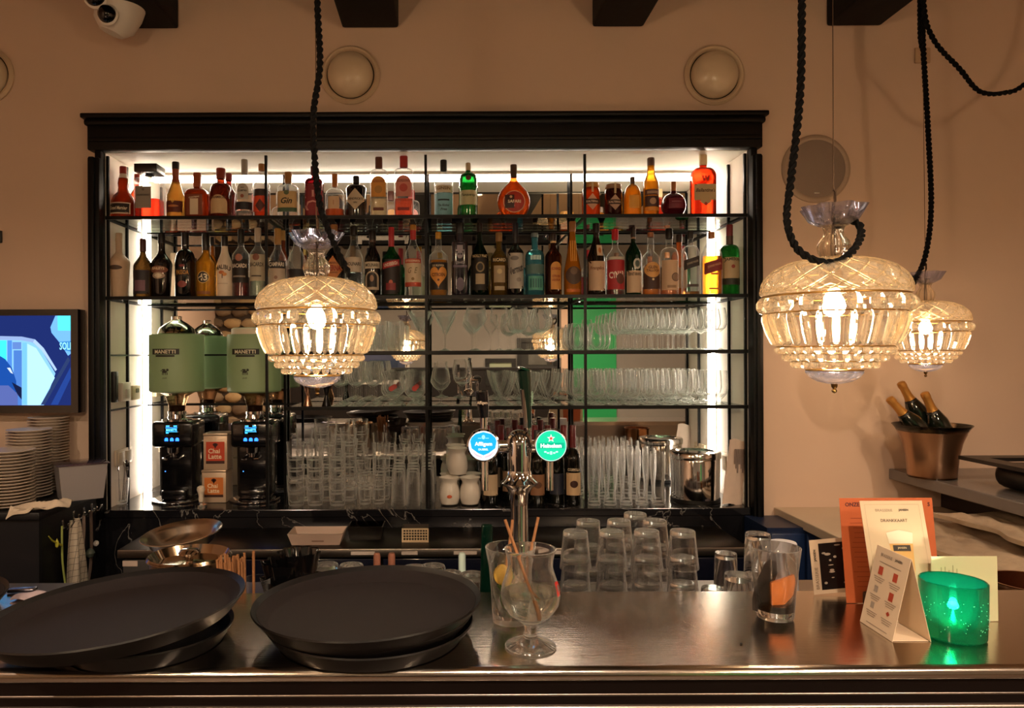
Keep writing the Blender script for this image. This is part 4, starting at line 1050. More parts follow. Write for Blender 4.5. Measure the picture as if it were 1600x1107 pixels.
bot(2, 1112, 29, 362, 'square amber whisky bottle with slanted dark red label', 'round', .60, .86, .28, .90, n=4, sy=.95, cap='#b07040', capr=1.15, liq=tint('#e8962e', .4), fill=.61, prof=[(0, .01), (.93, 0), (1, .03), (1, .60), (.95, .66), (.7, .76), (.42, .84), (.30, .89), (.28, .90)], dec=[('rect', .45, .09, .97, '#7a1d1a', {'slant': .30}), ('text', 'JOHNNIE WALKER', .46, .045, '#c28a6a', {'rot': .29, 'w': 1.5}), ('rect', .33, .015, .4, '#b0501f'), ('rect', .10, .012, .6, '#a8641f')])
bot(2, 1140.5, 29, 351, 'green whiskey bottle with cream label, last at the right of the second shelf', 'round', .60, .72, .36, .84, glassm=tint('#2a8a3a', .35), cap='#7a2226', capr=.98, foil=(.72, .84, '#4a2f22'), dec=[('rect', .38, .15, .93, '#b8a27c'), ('text', 'JAMESON', .50, .055, '#33301c', {'w': 1.65, 'arch': .015}), ('ell', .40, 0, .2, '#9a3a2a'), ('rect', .19, .045, .93, '#2a2a1c')])

# ================================================================== GLASSWARE
GW = ware(.004, 1.0, 2.3)
def shell(outer, th=.0016, floor_t=.006, base_from=0):
    """outer profile bottom->top; returns closed profile with an inner wall starting at base_from index"""
    inner = [(max(r - th, 0.0), z) for r, z in outer[base_from:]]
    inner = [(r, z) for r, z in inner]
    inner[0] = (max(outer[base_from][0] - th, 0) * .7, outer[base_from][1] + floor_t)
    inner = [(r, max(z, outer[base_from][1] + floor_t)) for r, z in inner]
    return [(0, outer[0][1])] + outer + [(outer[-1][0] - th / 2, outer[-1][1] + th / 2)] + list(reversed(inner)) + [(0, outer[base_from][1] + floor_t)]

def g_wine(H=.2, R=.042, foot=.034):
    o = [(foot, 0), (foot, .002), (foot * .5, .006), (.0045, .014), (.0038, .05 * H / .2), (.004, .42 * H), (.012, .45 * H), (R * .75, .52 * H), (R * .98, .62 * H), (R, .70 * H), (R * .93, .84 * H), (R * .78, H)]
    return shell(o, .0014, .004, 6)
def g_balloon(H=.19, R=.05, foot=.036, ang=False):
    if ang:
        o = [(foot, 0), (foot, .002), (foot * .5, .006), (.0045, .014), (.0042, .42 * H), (.008, .46 * H), (R * .98, .70 * H), (R, .74 * H), (R * .84, H)]
    else:
        o = [(foot, 0), (foot, .002), (foot * .5, .006), (.0045, .014), (.0042, .40 * H), (.012, .43 * H), (R * .72, .50 * H), (R * .97, .62 * H), (R, .72 * H), (R * .92, .86 * H), (R * .76, H)]
    return shell(o, .0015, .004, 5)
def g_martini(H=.19, R=.058, foot=.038):
    o = [(foot, 0), (foot, .002), (foot * .5, .006), (.0045, .014), (.0045, .46 * H), (.009, .50 * H), (R * .55, .74 * H), (R, H)]
    return shell(o, .0016, .004, 5)
def g_tumbler(H=.11, R0=.03, R1=.037):
    o = [(R0 * .9, 0), (R0, .004), (R0 + (R1 - R0) * .35, .35 * H), (R0 + (R1 - R0) * .7, .7 * H), (R1, H)]
    return shell(o, .0018, .01, 1)
def g_stemless(H=.12, R=.048):
    o = [(R * .55, 0), (R * .72, .004), (R * .95, .25 * H), (R, .42 * H), (R * .95, .65 * H), (R * .8, .88 * H), (R * .72, H)]
    return shell(o, .0016, .006, 1)
def g_footed(H=.155, R=.043, foot=.033):
    o = [(foot, 0), (foot, .003), (foot * .55, .008), (.011, .014), (.010, .15 * H), (.016, .19 * H), (R * .85, .32 * H), (R, .48 * H), (R, .62 * H), (R * .95, .82 * H), (R * .88, H)]
    return shell(o, .0016, .005, 5)
def g_tulip(H=.2, R=.056, rim=.05, foot=.044, stem=.2):
    o = [(foot, 0), (foot, .003), (foot * .6, .007), (.013, .013), (.010, .11 * H), (.012, (stem - .02) * H), (.022, stem * H), (R * .8, (stem + .10) * H), (R * .97, (stem + .2) * H), (R, (stem + .3) * H), (R * .9, (stem + .46) * H), (R * .78, (stem + .60) * H), (rim * .93, (stem + .68) * H), (rim, H)]
    return shell(o, .0018, .006, 6)
def g_teku(H=.2, R=.047, foot=.038):
    o = [(foot, 0), (foot, .002), (foot * .5, .006), (.005, .014), (.0045, .30 * H), (.010, .34 * H), (R * .7, .44 * H), (R, .56 * H), (R * .8, .80 * H), (R * .62, .93 * H), (R * .66, H)]
    return shell(o, .0015, .004, 5)
def g_vee(H=.15, R=.058, foot=.04):
    o = [(foot, 0), (foot, .003), (foot * .5, .008), (.010, .02), (.010, .16 * H), (.018, .22 * H), (R * .62, .46 * H), (R * .92, .78 * H), (R, H)]
    return shell(o, .002, .006, 5)
def g_tall(H=.235, R=.033):
    o = [(R * .85, 0), (R * .9, .004), (R * .74, .12 * H), (R * .78, .3 * H), (R * .96, .6 * H), (R * 1.0, .8 * H), (R * .94, H)]
    return shell(o, .0018, .012, 1)

PROTO = {}
def gmesh(key, prof, seg=24, mat=None, rmod=None):
    if key not in PROTO:
        PROTO[key] = mesh(lathe(prof, seg, rmod=rmod), mat or GW, True, key)
    return PROTO[key]

def gl_at(key, prof, name, label, cat, group, x, y, z, rz=0, flip=False, H=0, seg=24, mat=None, rmod=None):
    o = obj(name, gmesh(key, prof, seg, mat, rmod), None, None, (x, y, z + (H if flip else 0) + .0008), (PI if flip else 0, 0, rz))
    tag(o, label, cat, group)
    return o

def columns(key, prof, name, label, cat, group, shelf, pxs, dia, deep, y0=None, step=None, jit=.0006, flip=False, H=0, rmod=None):
    y0 = y0 or WALL + .035 + dia / 2
    step = step or dia * 1.04
    out = []
    for ci, px_ in enumerate(pxs):
        for k in range(deep):
            y = y0 + k * step
            if y + dia / 2 > BACK - .05: break
            x = P(px_, 500, y0).x + random.uniform(-jit, jit)
            lb = label if len(pxs) * deep == 1 else label + ', ' + (ORD[ci] + ' column, ' if len(pxs) > 1 else '') + ('front' if k == 0 else ORD[k] + ' from the front')
            out.append(gl_at(key, prof, name, lb, cat, group, x, y, SHELF[shelf], random.uniform(0, 6), flip, H, rmod=rmod))
    return out

# third shelf
columns('tumbler', g_tumbler(.142, .029, .0338), 'highball_glass', 'highball glass left of the martini glasses', 'glass', 'highball glasses on the third shelf', 3, (570, 593, 616), .075, 4)
columns('martini', g_martini(.19, .057), 'martini_glass', 'cone shaped martini glass, third shelf', 'glass', 'martini glasses on the third shelf', 3, (655, 695), .116, 3)
columns('balloonang', g_balloon(.205, .052, ang=True), 'gin_glass', 'angular gin glass in the deep row, third shelf', 'glass', 'angular gin glasses on the third shelf', 3, (744,), .105, 4)
columns('balloonang2', g_balloon(.208, .045, ang=True), 'gin_glass', 'angular gin balloon glass right of the deep row, third shelf', 'glass', 'pair of angular gin glasses', 3, (780,), .092, 1)
a_ = columns('balloon', g_balloon(.205, .046), 'balloon_glass', 'round balloon glass mid third shelf', 'glass', 'round balloon glasses on the third shelf', 3, (812, 848), .094, 4)
columns('stemless', g_stemless(.13, .048), 'stemless_glass', 'squat stemless glass at the right post', 'glass', 'stemless glasses on the third shelf', 3, (905, 938), .097, 3)
columns('winesmall', g_wine(.178, .033, .03), 'wine_glass', 'small narrow wine glass at the front beside the stemless glasses', 'glass', None, 3, (962,), .066, 1)
columns('wine', g_wine(.198, .0392), 'wine_glass', 'wine glass at the right of the third shelf', 'glass', 'wine glasses on the third shelf', 3, (988, 1015, 1042, 1069, 1096, 1123), .0815, 4)
# fourth shelf
columns('wine4', g_wine(.205, .038), 'wine_glass', 'wine glass on the fourth shelf near the lamp', 'glass', 'wine glasses on the fourth shelf', 4, (528, 554, 581), .08, 4)
tl_ = columns('tulip4', g_tulip(.158, .052, .050, .042, .22), 'tulip_glass', 'tulip glass with red emblem', 'glass', 'tulip beer glasses on the fourth shelf', 4, (612, 648), .11, 3)
for o in tl_:
    R_ = .0515
    vf = decal_vf(o_ell(0, .082, .012, .012), lambda x, z, off: (x, -math.sqrt(R_ * R_ - x * x) - off, z), .0006, 3)
    o.rotation_euler.z = 0
    obj('emblem', vf, pm('#b02a20', .4), o)
columns('teku', g_teku(.2, .048), 'beer_glass', 'angular stemmed beer glass right of the middle post, fourth shelf', 'glass', None, 4, (688,), .096, 1)
columns('tall_tulip', g_wine(.212, .043, .036), 'beer_glass', 'tall stemmed beer glass left of the dark tap handle, fourth shelf', 'glass', None, 4, (722,), .09, 1)
columns('vee', g_vee(.15, .0525), 'dessert_glass', 'wide footed coupe behind the tap', 'glass', 'footed coupes on the fourth shelf', 4, (789, 826, 862), .11, 3)
columns('footed', g_footed(.158, .039), 'snifter_glass', 'footed snifter at the right of the fourth shelf', 'glass', 'snifters on the fourth shelf', 4, (906, 933, 960, 987, 1014, 1041, 1069, 1097, 1124), .08, 4)
# jiggers
def jigger(px_, m, label):
    c = P(px_, 620, 3.49)
    tag(obj('jigger', lathe([(0, .05), (.021, .0), (.022, .0), (.008, .048), (.008, .05), (.018, .092), (.0195, .098), (.017, .098), (.007, .054), (0, .053)], 24), m, None, (c.x, c.y, S4 + .0008)), label, 'jigger')
jigger(481, pm('#b08a72', .2, 1), 'copper coloured bar jigger standing on the fourth shelf')
jigger(510, pm('#141416', .2, .6), 'black bar jigger standing on the fourth shelf')

# marble ledge: stacked tumblers
def stack(pxs, D, n, H, R0, R1, pitch, name, label, group, z=NZ0, flip=False):
    key = f'st{H}{R0}{R1}'
    pr = g_tumbler(H, R0, R1)
    for ci, px_ in enumerate(pxs):
        c = P(px_, 700, D)
        for k in range(n):
            lb = f"{label}, {ORD[ci]} stack, {'top' if k == n - 1 else 'bottom' if k == 0 else ORD[k] + ' from the bottom'}"
            gl_at(key, pr, name, lb, 'glass', group, c.x + random.uniform(-.003, .003), D + random.uniform(-.002, .002), z + k * (pitch + .001), random.uniform(0, 6), flip, H)
stack((462, 492, 527), 3.47, 5, .085, .035, .042, .052, 'stacked_tumbler', 'tumbler in the front row beside the grinders', 'stacked tumblers, front row on the ledge')
stack((476, 512, 545), 3.58, 6, .085, .035, .042, .052, 'stacked_tumbler', 'tumbler in the taller rear row beside the grinders', 'stacked tumblers, rear row on the ledge')
stack((570, 592), 3.50, 3, .075, .027, .032, .066, 'small_glass', 'small glass mid marble ledge, front row', 'small stacked glasses on the ledge')
stack((578, 600), 3.60, 4, .075, .027, .032, .066, 'small_glass', 'small glass mid marble ledge, rear row', 'small stacked glasses rear of the ledge')
for D_ in (3.46, 3.54, 3.63):
    for px_ in (622, 645, 682) if D_ < 3.5 else (624, 646, 668):
        if px_ == 682 : continue
        c = P(px_, 700, D_)
        gl_at('longdrink', g_tumbler(.17, .029, .034), 'longdrink_glass', 'upturned tall glass on the ledge, ' + ORD[(622, 645, 624, 646, 668).index(px_) % 2 if px_ != 668 else 2] + ' column, ' + ORD[(3.46, 3.54, 3.63).index(D_)] + ' from the front', 'glass', 'upturned tall glasses on the ledge', c.x, D_, NZ0, 0, True, .17)
        if D_ > 3.5:
            for k in range(2):
                gl_at('shotg', g_tumbler(.045, .022, .029), 'shot_glass', 'shallow glass on the ' + ORD[(624, 646, 668).index(px_)] + ' upturned glass, ' + ('second' if D_ < 3.6 else 'third') + ' row, ' + ('lower' if k == 0 else 'upper'), 'glass', 'shallow glasses on the upturned glasses', c.x, D_, NZ0 + .172 + k * .0465, 0)
# frosted white cups
cupm = pm('#d6cfc4', .35, coat=.3)
cup_o = [(.026, 0), (.040, .006), (.0475, .03), (.0485, .055), (.043, .085), (.036, .100), (.038, .112), (.046, .124), (.048, .128)]
cup_pr = shell(cup_o, .003, .006, 1)
def cup(px_, D_, z, label, seal=False):
    c = P(px_, 700, D_)
    o = tag(obj('white_cup', gmesh('cup', cup_pr, 32, cupm, lambda a, z_: 1 + (.05 * math.cos(4 * a) if z_ > .115 else 0)), None, None, (c.x, D_, z + .0008)), label, 'cup', 'white frosted cups by the tap')
    if seal: obj('emblem', decal_vf(o_ell(0, .045, .012, .008), lambda x, zz_, off: (x, -math.sqrt(.0482 ** 2 - x * x) - off, zz_), .001, 3), pm('#c4572f', .5), o)
cup(702, 3.47, NZ0, 'white frosted cup with orange emblem, lower left of the cup pile', True)
cup(734, 3.47, NZ0, 'white frosted cup at the lower right of the cup pile')
cup(703, 3.58, NZ0, 'white frosted cup at the rear left under the upper cup')
cup(737, 3.58, NZ0, 'white frosted cup at the rear right of the cup pile')
cup(715, 3.52, NZ0 + .131, 'white frosted cup sitting on top of the other cups')
cup(712, 3.64, NZ0 + .131, 'white frosted cup at the rear on top of the pile')
# wine bottles
wine_g = pm('#0a0c08', .08, coat=.6)
def wine(px_, D_, top, cap, lab, label, txt=None, em=None):
    dec = [('rect', .27, .14, .88, lab)]
    if txt: dec.append(('text', txt[0], txt[1], .035, txt[2], {'w': 1.5}))
    if em: dec.append(('ell', .27, .045, .5, em))
    bot(5, px_, 25, top, label, 'slope', .58, .74, .38, .80, glassm=wine_g, cap=cap, foil=(.72, .81, cap), capr=1.05, dec=dec, name='wine_bottle', D=D_)
wine(765, 3.48, 672, '#1a1412', '#bfa98a', 'dark wine bottle with cream label behind the left tap handle')
wine(795, 3.58, 668, '#4a1418', '#8a6a4e', 'dark wine bottle with brown label left of the tap column')
wine(838, 3.48, 672, '#17120f', '#8a6244', 'dark wine bottle with brown label right of the tap column', None, '#5a3a28')
wine(868, 3.50, 670, '#14121a', '#1d2230', 'dark wine bottle with black label beside the green tap medallion', None)
wine(894, 3.46, 664, '#5c1418', '#bfa27c', 'dark wine bottle with red capsule and oval crest label at the right post', ('COPPOLA', .45, '#c9b79a'), '#3a1c14')
for i, (px_, D_) in enumerate(((812, 3.68), (835, 3.62), (855, 3.68), (880, 3.63), (760, 3.62), (782, 3.70))):
    wine(px_, D_, 664, '#7a1a20', '#8f7a60', ['wine bottle with red capsule at the back behind the tap column', 'wine bottle with red capsule in the second row right of the tap column', 'wine bottle with red capsule at the back behind the green medallion', 'wine bottle with red capsule in the second row beside the right post', 'wine bottle with red capsule behind the left tap medallion', 'wine bottle with red capsule in the rear left of the tap column'][i])
# tall curved glasses
for k in range(5):
    for j, px_ in enumerate((928, 953, 978, 1003, 1028)):
        y = 3.45 + k * .072
        if y > 3.75: continue
        x = P(px_, 700, 3.45).x + (.015 if k % 2 else 0)
        gl_at('tallwave', g_tall(), 'pilsner_glass', f'tall waisted beer glass by the ice bucket, {ORD[j]} column, {ORD[k]} from the front', 'glass', 'tall beer glasses on the ledge', x, y, NZ0)

# ice bucket
c = P(1086, 730, 3.54)
t = thing('ice_bucket', 'polished steel ice bucket with lid on the marble ledge', 'bucket', (c.x, 3.54, NZ0 + .0008))
obj('body', lathe([(0, .0), (.108, 0), (.112, .004), (.114, .20), (.112, .205), (0, .205)], 40), pm('#c9c6c4', .07, 1), t)
obj('lid', lathe([(.112, .206), (.118, .207), (.119, .232), (.115, .238), (.09, .240), (.086, .234), (0, .232)], 40), pm('#d0cdca', .12, 1), t)
obj('base_ring', lathe([(.109, 0), (.115, .001), (.115, .016), (.112, .018)], 40), blackpl, t)
# paper bag leaning in the corner
c = P(1146, 760, 3.52)
t = thing('paper_sleeve', 'crumpled pale paper sleeve with faint print leaning on the right niche wall', 'paper', (1.318, 3.44, NZ0 + .001), (0, 0.05, 0.10))
V, Fc = [], []
rn = random.Random(3)
for sgn in (1, -1):
    for i in range(7):
        for j in range(11):
            u, v = i / 6, j / 10
            V.append(((u - .5) * (.098 - .02 * v) + (.015 * v), sgn * (.011 * math.sin(PI * u) * (1 - .6 * v)) + rn.uniform(-.003, .003), .30 * v + .006 * math.sin(5 * u)))
for s_ in range(2):
    o_ = s_ * 77
    for i in range(6):
        for j in range(10):
            q = (o_ + i * 11 + j, o_ + (i + 1) * 11 + j, o_ + (i + 1) * 11 + j + 1, o_ + i * 11 + j + 1)
            Fc.append(q if s_ == 1 else tuple(reversed(q)))
obj('sleeve', (V, Fc), pm('#d9c3b2', .6, var=.08, vscale=30), t)
for i in range(7):
    obj('print_line', box(-.005 + i * .008, .0 + i * .008, -.0145, -.0125, .19 - (i % 3) * .02, .26), pm('#8a7a72', .7), t, smooth=False)

# sockets and small controls on the niche cheeks
def cheek(name, label, cat, py0, py1, y, wd, side, parts):
    xw = NL if side < 0 else NR
    z1, z0 = P(300, py0, y).z, P(300, py1, y).z
    t = thing(name, label, cat, (xw, y, (z0 + z1) / 2))
    h = (z1 - z0) / 2
    for nm, a0, a1, b0, b1, d0, d1, colr in parts:
        xs_ = (d0, d1) if side < 0 else (-d1, -d0)
        obj(nm, rbox(xs_[0], xs_[1], a0 * wd, a1 * wd, b0 * h, b1 * h, .003), pm(colr, .45), t)
cheek('remote_control', 'black remote control hanging on the left niche wall', 'remote', 580, 628, 3.46, .02, -1, [('body', -1, 1, -1, 1, .001, .02, '#120e0d'), ('button_pad', -.6, .6, -.6, .7, .019, .022, '#2a2423')])
cheek('thermostat', 'white thermostat on the left niche wall beside the remote', 'thermostat', 597, 626, 3.56, .045, -1, [('body', -1, 1, -1, 1, .001, .025, '#cfc5b8'), ('dial', -.4, .4, -.7, .3, .025, .032, '#b3a99c')])
cheek('thermostat', 'cream thermostat with small display near the left light strip', 'thermostat', 602, 624, 3.68, .045, -1, [('body', -1, 1, -1, 1, .001, .022, '#c2b08e'), ('display', -.3, .4, .0, .6, .022, .024, '#5a5a48')])
cheek('wall_socket', 'double power socket on the left niche wall behind the spoon glass', 'socket', 700, 725, 3.56, .09, -1, [('plate', -1, 1, -1, 1, .001, .012, '#cdbda8'), ('outlet', -.8, -.1, -.7, .7, .012, .018, '#b8a790'), ('outlet', .1, .8, -.7, .7, .012, .018, '#b8a790')])
cheek('wall_socket', 'double power socket on the right niche wall beside the ice bucket', 'socket', 712, 745, 3.62, .08, 1, [('plate', -1, 1, -1, 1, .001, .012, '#d6c3a8'), ('outlet', -.8, -.1, -.7, .7, .012, .018, '#bfa98a'), ('outlet', .1, .8, -.7, .7, .012, .018, '#bfa98a')])

# ================================================================== GRINDERS AND TINS
hopm = pm('#8aa37a', .5)
def grinder(px_, D_, lid, label, glabel):
    c = P(px_, 700, D_)
    K = D_ / F
    t = thing('coffee_grinder', label, 'coffee grinder', (c.x, D_, NZ0 + .0008), group='black coffee grinders with green hoppers')
    zf = lambda py: P(px_, py, D_).z - NZ0
    blk = pm('#0b0b0e', .18, coat=.4)
    obj('base_plate', lathe([(0, .0), (.118, 0), (.12, .003), (.12, .009), (.112, .012), (0, .012)], 40), chrome, t)
    zt = zf(657)
    obj('body', join(rbox(-.085, .085, -.02, .12, .012, zt - .02, .02, 3), rbox(-.10, .10, -.07, .12, zt - .125, zt, .018, 3), rbox(-.06, .06, -.06, .0, .012, .06, .012, 2)), blk, t)
    obj('portafilter_fork', join(tube([(-.035, -.02, zt - .17), (-.035, -.09, zt - .175), (-.015, -.10, zt - .175)], .006, 8), tube([(.035, -.02, zt - .17), (.035, -.09, zt - .175), (.015, -.10, zt - .175)], .006, 8)), chrome, t)
    obj('chute', lathe([(.028, zt - .15), (.03, zt - .125), (.018, zt - .17), (.016, zt - .17)], 20), chrome, t, (0, -.045, 0))
    # display
    d = obj('display', rbox(-.036, .036, -.0745, -.0705, zt - .062, zt - .012, .002), pm('#05060a', .1), t)
    F1 = lambda x, z, o: (x, -.0747 - o, zt - .037 + z)
    obj('lettering', text_vf('MANETTI', 0, -.002, .0095, F1, .0006, maxw=.05), emis('#58c8ff', 2.6), d, smooth=False)
    obj('frame_line', join(*[decal_vf(o_rect(x_, z_, w_, h_, 2), F1, .0005, 1) for x_, z_, w_, h_ in ((0, .008, .028, .0008), (0, -.011, .028, .0008), (-.018, .016, .008, .0025), (.018, .016, .008, .0025), (-.02, -.017, .006, .002))]), emis('#3aa8ff', 2.4), d, smooth=False)
    F2 = lambda x, z, o: (x, -.0705 - o, zt - .085 + z)
    for x_ in (-.026, 0, .026):
        obj('touch_icon', decal_vf(o_arch(x_, 0, .0085, .008), F2, .0006, 2), emis('#1f5cff', 3.5), t, smooth=False)
    obj('status_light', decal_vf(o_ell(-.05, -.16, .0025, .0025, 10), lambda x, z, o: (x, -.0215 - o, zt - .085 + z), .0006, 2), emis('#3a7cff', 3.0), t, smooth=False)
    # collar and hopper
    zc, zh = zf(655), zf(612)
    obj('grinding_collar', lathe([(.07, zt - .001), (.07, zt + .008), (.045, zt + .012), (.04, zt + .03), (.043, zt + .032), (.043, zt + .045), (0, zt + .045)], 32), chrome, t)
    obj('hopper_neck', lathe([(.038, zt + .045), (.04, zt + .075), (.055, zh - .02), (.09, zh), (.0, zh)], 32), glass('#c9b8a4', .5), t)
    obj('coffee_beans', lathe([(0, zt + .046), (.034, zt + .047), (.035, zt + .075), (0, zt + .078)], 20), pm('#2b160c', .6, bump=1, bscale=150), t)
    RH = .128
    h0, h1 = zf(612), zf(523)
    hp = obj('hopper', lathe([(.06, h0 - .006), (RH - .006, h0), (RH, h0 + .006), (RH, h1 - .004), (RH - .003, h1), (0, h1)], 48), hopm, t)
    SH = lambda x, z, o: (x, -math.sqrt(max(RH * RH - x * x, 1e-6)) - o, h0 + z)
    HH = h1 - h0
    b_ = obj('nameplate', join(decal_vf(o_rect(-.012, HH * .70, .066, .0135, 8), SH, .0008), decal_vf(o_rect(-.012, HH * .70 - .02, .046, .0045, 8), SH, .0008)), pm('#1d1d16', .5), hp)
    obj('lettering', text_vf('MANETTI', -.012, HH * .70, .018, SH, .0014, maxw=.12, bold=.02), pm('#dcd4b8', .5), b_, smooth=False)
    # winged lion emblem
    em = [o_ell(-.012, HH * .36, .012, .006), o_ell(.002, HH * .36 + .008, .006, .006), o_ell(-.016, HH * .36 + .009, .010, .0035)] + [o_rect(x_, HH * .36 - .009, .0018, .006, 3, s_) for x_, s_ in ((-.022, .4), (-.015, -.3), (-.006, .3), (.001, -.4))] + [o_ell(-.028, HH * .36 + .004, .005, .0018)]
    obj('emblem', join(*[decal_vf(e_, SH, .0008, 3) for e_ in em]), pm('#22251a', .5), hp)
    obj('lettering', text_vf('jonih', -.012, HH * .25, .010, SH, .001, shear=.2), pm('#39402c', .5), hp, smooth=False)
    if lid == 'dome':
        obj('lid', lathe([(.085, h1), (.088, h1 + .006), (.08, h1 + .03), (.05, h1 + .055), (.028, h1 + .068), (.024, h1 + .072), (.024, h1 + .088), (.02, h1 + .09), (0, h1 + .09)], 40), pm('#cfc5ba', .12, 1), t)
    else:
        obj('lid', lathe([(RH - .02, h1), (RH - .02, h1 + .026), (RH - .03, h1 + .032), (0, h1 + .032)], 40), pm('#d3c6b0', .45), t)
    cd = 1
grinder(277, 3.60, 'dome', 'black coffee grinder with blue display and green hopper under a steel dome lid', '')
grinder(398, 3.60, 'flat', 'black coffee grinder with green hopper and flat cream lid beside the tins', '')

# chai tins
def tin(px0, px1, py0, py1, D_, labc, label, rot=0.0, z=None):
    a, b = P(px0, py0, D_), P(px1, py1, D_)
    w, h = (b.x - a.x) / 2, a.z - b.z
    t = thing('tea_tin', label, 'tin', ((a.x + b.x) / 2, D_ + w, b.z if z is None else z), (0, 0, rot))
    tm = pm('#c5ad94', .35, .3)
    obj('body', rbox(-w, w, -w, w, 0, h - .012, .003), tm, t)
    obj('lid', rbox(-w - .002, w + .002, -w - .002, w + .002, h - .012, h, .003), pm('#b9a48e', .3, .5), t)
    Fs = lambda x, z_, o: (x, -w - o, z_)
    l_ = obj('label', decal_vf(o_rect(0, h * .47, w * .78, h * .30, 3), Fs, .0006, 2), pm(labc, .5), t, smooth=False)
    obj('lettering', text_vf('Chai', -w * .1, h * .52, h * .13, Fs, .0012, bold=.02), pm('#ecd9b8', .5), l_, smooth=False)
    obj('lettering', text_vf('Latte', -w * .02, h * .37, h * .13, Fs, .0012, bold=.02), pm('#ecd9b8', .5), l_, smooth=False)
    obj('emblem', join(decal_vf(o_ell(.01 * 0, h * .69, .012, .008), Fs, .001, 2), decal_vf(o_dia(0, h * .655, .006, .014), Fs, .001, 2)), pm('#3a1712', .5), l_, smooth=False)
    obj('band', decal_vf(o_rect(0, h * .21, w * .78, h * .04, 3), Fs, .0008, 1), pm('#3c1d14', .5), l_, smooth=False)
    return t
tin(315, 353, 709, 760, 3.53, '#c9722f', 'small cream tea tin with orange label, lower of the two between the grinders', 0, NZ0 + .001)
zt_ = P(335, 709, 3.53).z - P(335, 760, 3.53).z + NZ0 + .002
tin(317, 354, 652, 709, 3.53, '#c0401f', 'cream tea tin with red label on top of the orange labelled tin', .04, zt_)
c = P(314, 765, 3.46)
t = thing('coffee_tamper', 'coffee tamper with pale rounded handle in front of the tea tins', 'tamper', (c.x, 3.46, NZ0 + .0008))
obj('base', lathe([(0, 0), (.029, 0), (.029, .008), (.012, .014), (.008, .02), (0, .02)], 24), chrome, t)
obj('handle', lathe([(.008, .018), (.012, .03), (.010, .045), (.014, .062), (.019, .076), (.017, .088), (.008, .094), (0, .095)], 24), pm('#d9cbb8', .35), t)
# glass of spoons
c = P(187, 760, 3.52)
t = thing('spoon_glass', 'small glass at the left end of the marble ledge', 'glass', (c.x, 3.52, NZ0 + .0008))
obj('tumbler', lathe(g_tumbler(.12, .034, .042), 24), GW, t)
for k in range(8):
    a = 2 * PI * k / 8 + .3
    q = Vector((math.cos(a) * .016, math.sin(a) * .016, .014)); e = Vector((math.cos(a) * .036, math.sin(a) * .036, .165 + .02 * math.sin(k * 2.1)))
    V, Fc = tube([q, q.lerp(e, .5), e], .0018, 6)
    bowl = xf(lathe([(0, -.002), (.007, -.001), (.009, .003), (0, .001)], 12, sy=1.6), Matrix.Translation(Vector((c.x, 3.52, NZ0)) + e + Vector((0, 0, .008))) @ Matrix.Rotation(a, 4, 'Z') @ Matrix.Rotation(PI / 2, 4, 'X'))
    o = obj('teaspoon', join(move((V, Fc), (c.x, 3.52, NZ0)), bowl), chrome)
    tag(o, 'long steel teaspoon standing in the glass at the left of the ledge', 'spoon', 'teaspoons in the glass')

# ================================================================== BEER TAP
DT = 1.72
c = P(811, 700, DT)
t = thing('beer_tap', 'chrome beer tap column with two round lit medallions and tall handles', 'beer tap', (c.x, DT, ZB + .0008))
zt = lambda py: P(811, py, DT).z - ZB
kx = DT / F
obj('column', lathe([(.0, 0), (.050, 0), (.052, .006), (.040, .014), (.030, .03), (.025, .06), (.021, .12), (.020, zt(790)), (.021, zt(772)), (.026, zt(768)), (.030, zt(762)), (.041, zt(757)), (.043, zt(754)), (.036, zt(750)), (.029, zt(745)), (.027, zt(735))], 40), chrome, t)
zb = zt(694)
obj('head', join(lathe([(.026, zt(738)), (.0275, zt(720)), (.028, zb), (.026, zb + .016), (.018, zb + .026), (0, zb + .03)], 40), xf(lathe([(0, -.034), (.026, -.033), (.029, -.028), (.029, -.006), (.024, 0), (0, 0)], 32), Matrix.Translation((0, .0, zb + .004)) @ Matrix.Rotation(PI / 2, 4, 'X') @ Matrix.Translation((0, 0, .02)))), chrome, t)
obj('cross_arm', tube([(-.075, 0, zb - .006), (.075, 0, zb - .006)], .0095, 16), chrome, t)
def knob_rings(x):
    return xf(lathe([(.012, -.008), (.015, -.006), (.015, .006), (.012, .008)], 20), Matrix.Translation((x, 0, zb - .006)) @ Matrix.Rotation(PI / 2, 4, 'Y'))
for x_ in (-.045, .045, -.034, .034): obj('arm_collar', knob_rings(x_), chrome, t)
def medal(px_, col1, label):
    x = P(px_, 696, DT - .03).x - c.x
    z = P(px_, 696, DT - .03).z - ZB
    rm = obj('medallion', xf(lathe([(0, 0), (.036, 0), (.0375, .003), (.0375, .018), (.033, .022), (.0, .022)], 40), Matrix.Rotation(PI / 2, 4, 'X')), chrome, t, (x, -.018, z), label=label)
    Fm = lambda a, b, o: (a, -.0222 - o, b)
    obj('lit_face', decal_vf(o_ell(0, 0, .0335, .0335, 40), Fm, .0002, 3), emis(col1, 1.1), rm, smooth=False)
    return rm, Fm
rm, Fm = medal(755, '#d8e4f4', 'round white and blue lit medallion')
V_, F_ = decal_vf(((0, .004), [(-.030, .0105), (-.027, -.006), (-.012, -.017), (0, -.022), (.012, -.017), (.027, -.006), (.030, .0105), (.027, .018), (.018, .0265), (0, .031), (-.018, .0265), (-.027, .018)]), Fm, .0006, 2)
obj('blue_field', (V_, F_), emis('#1f9cdc', 1.0), rm, smooth=False)
V_, F_ = [], []
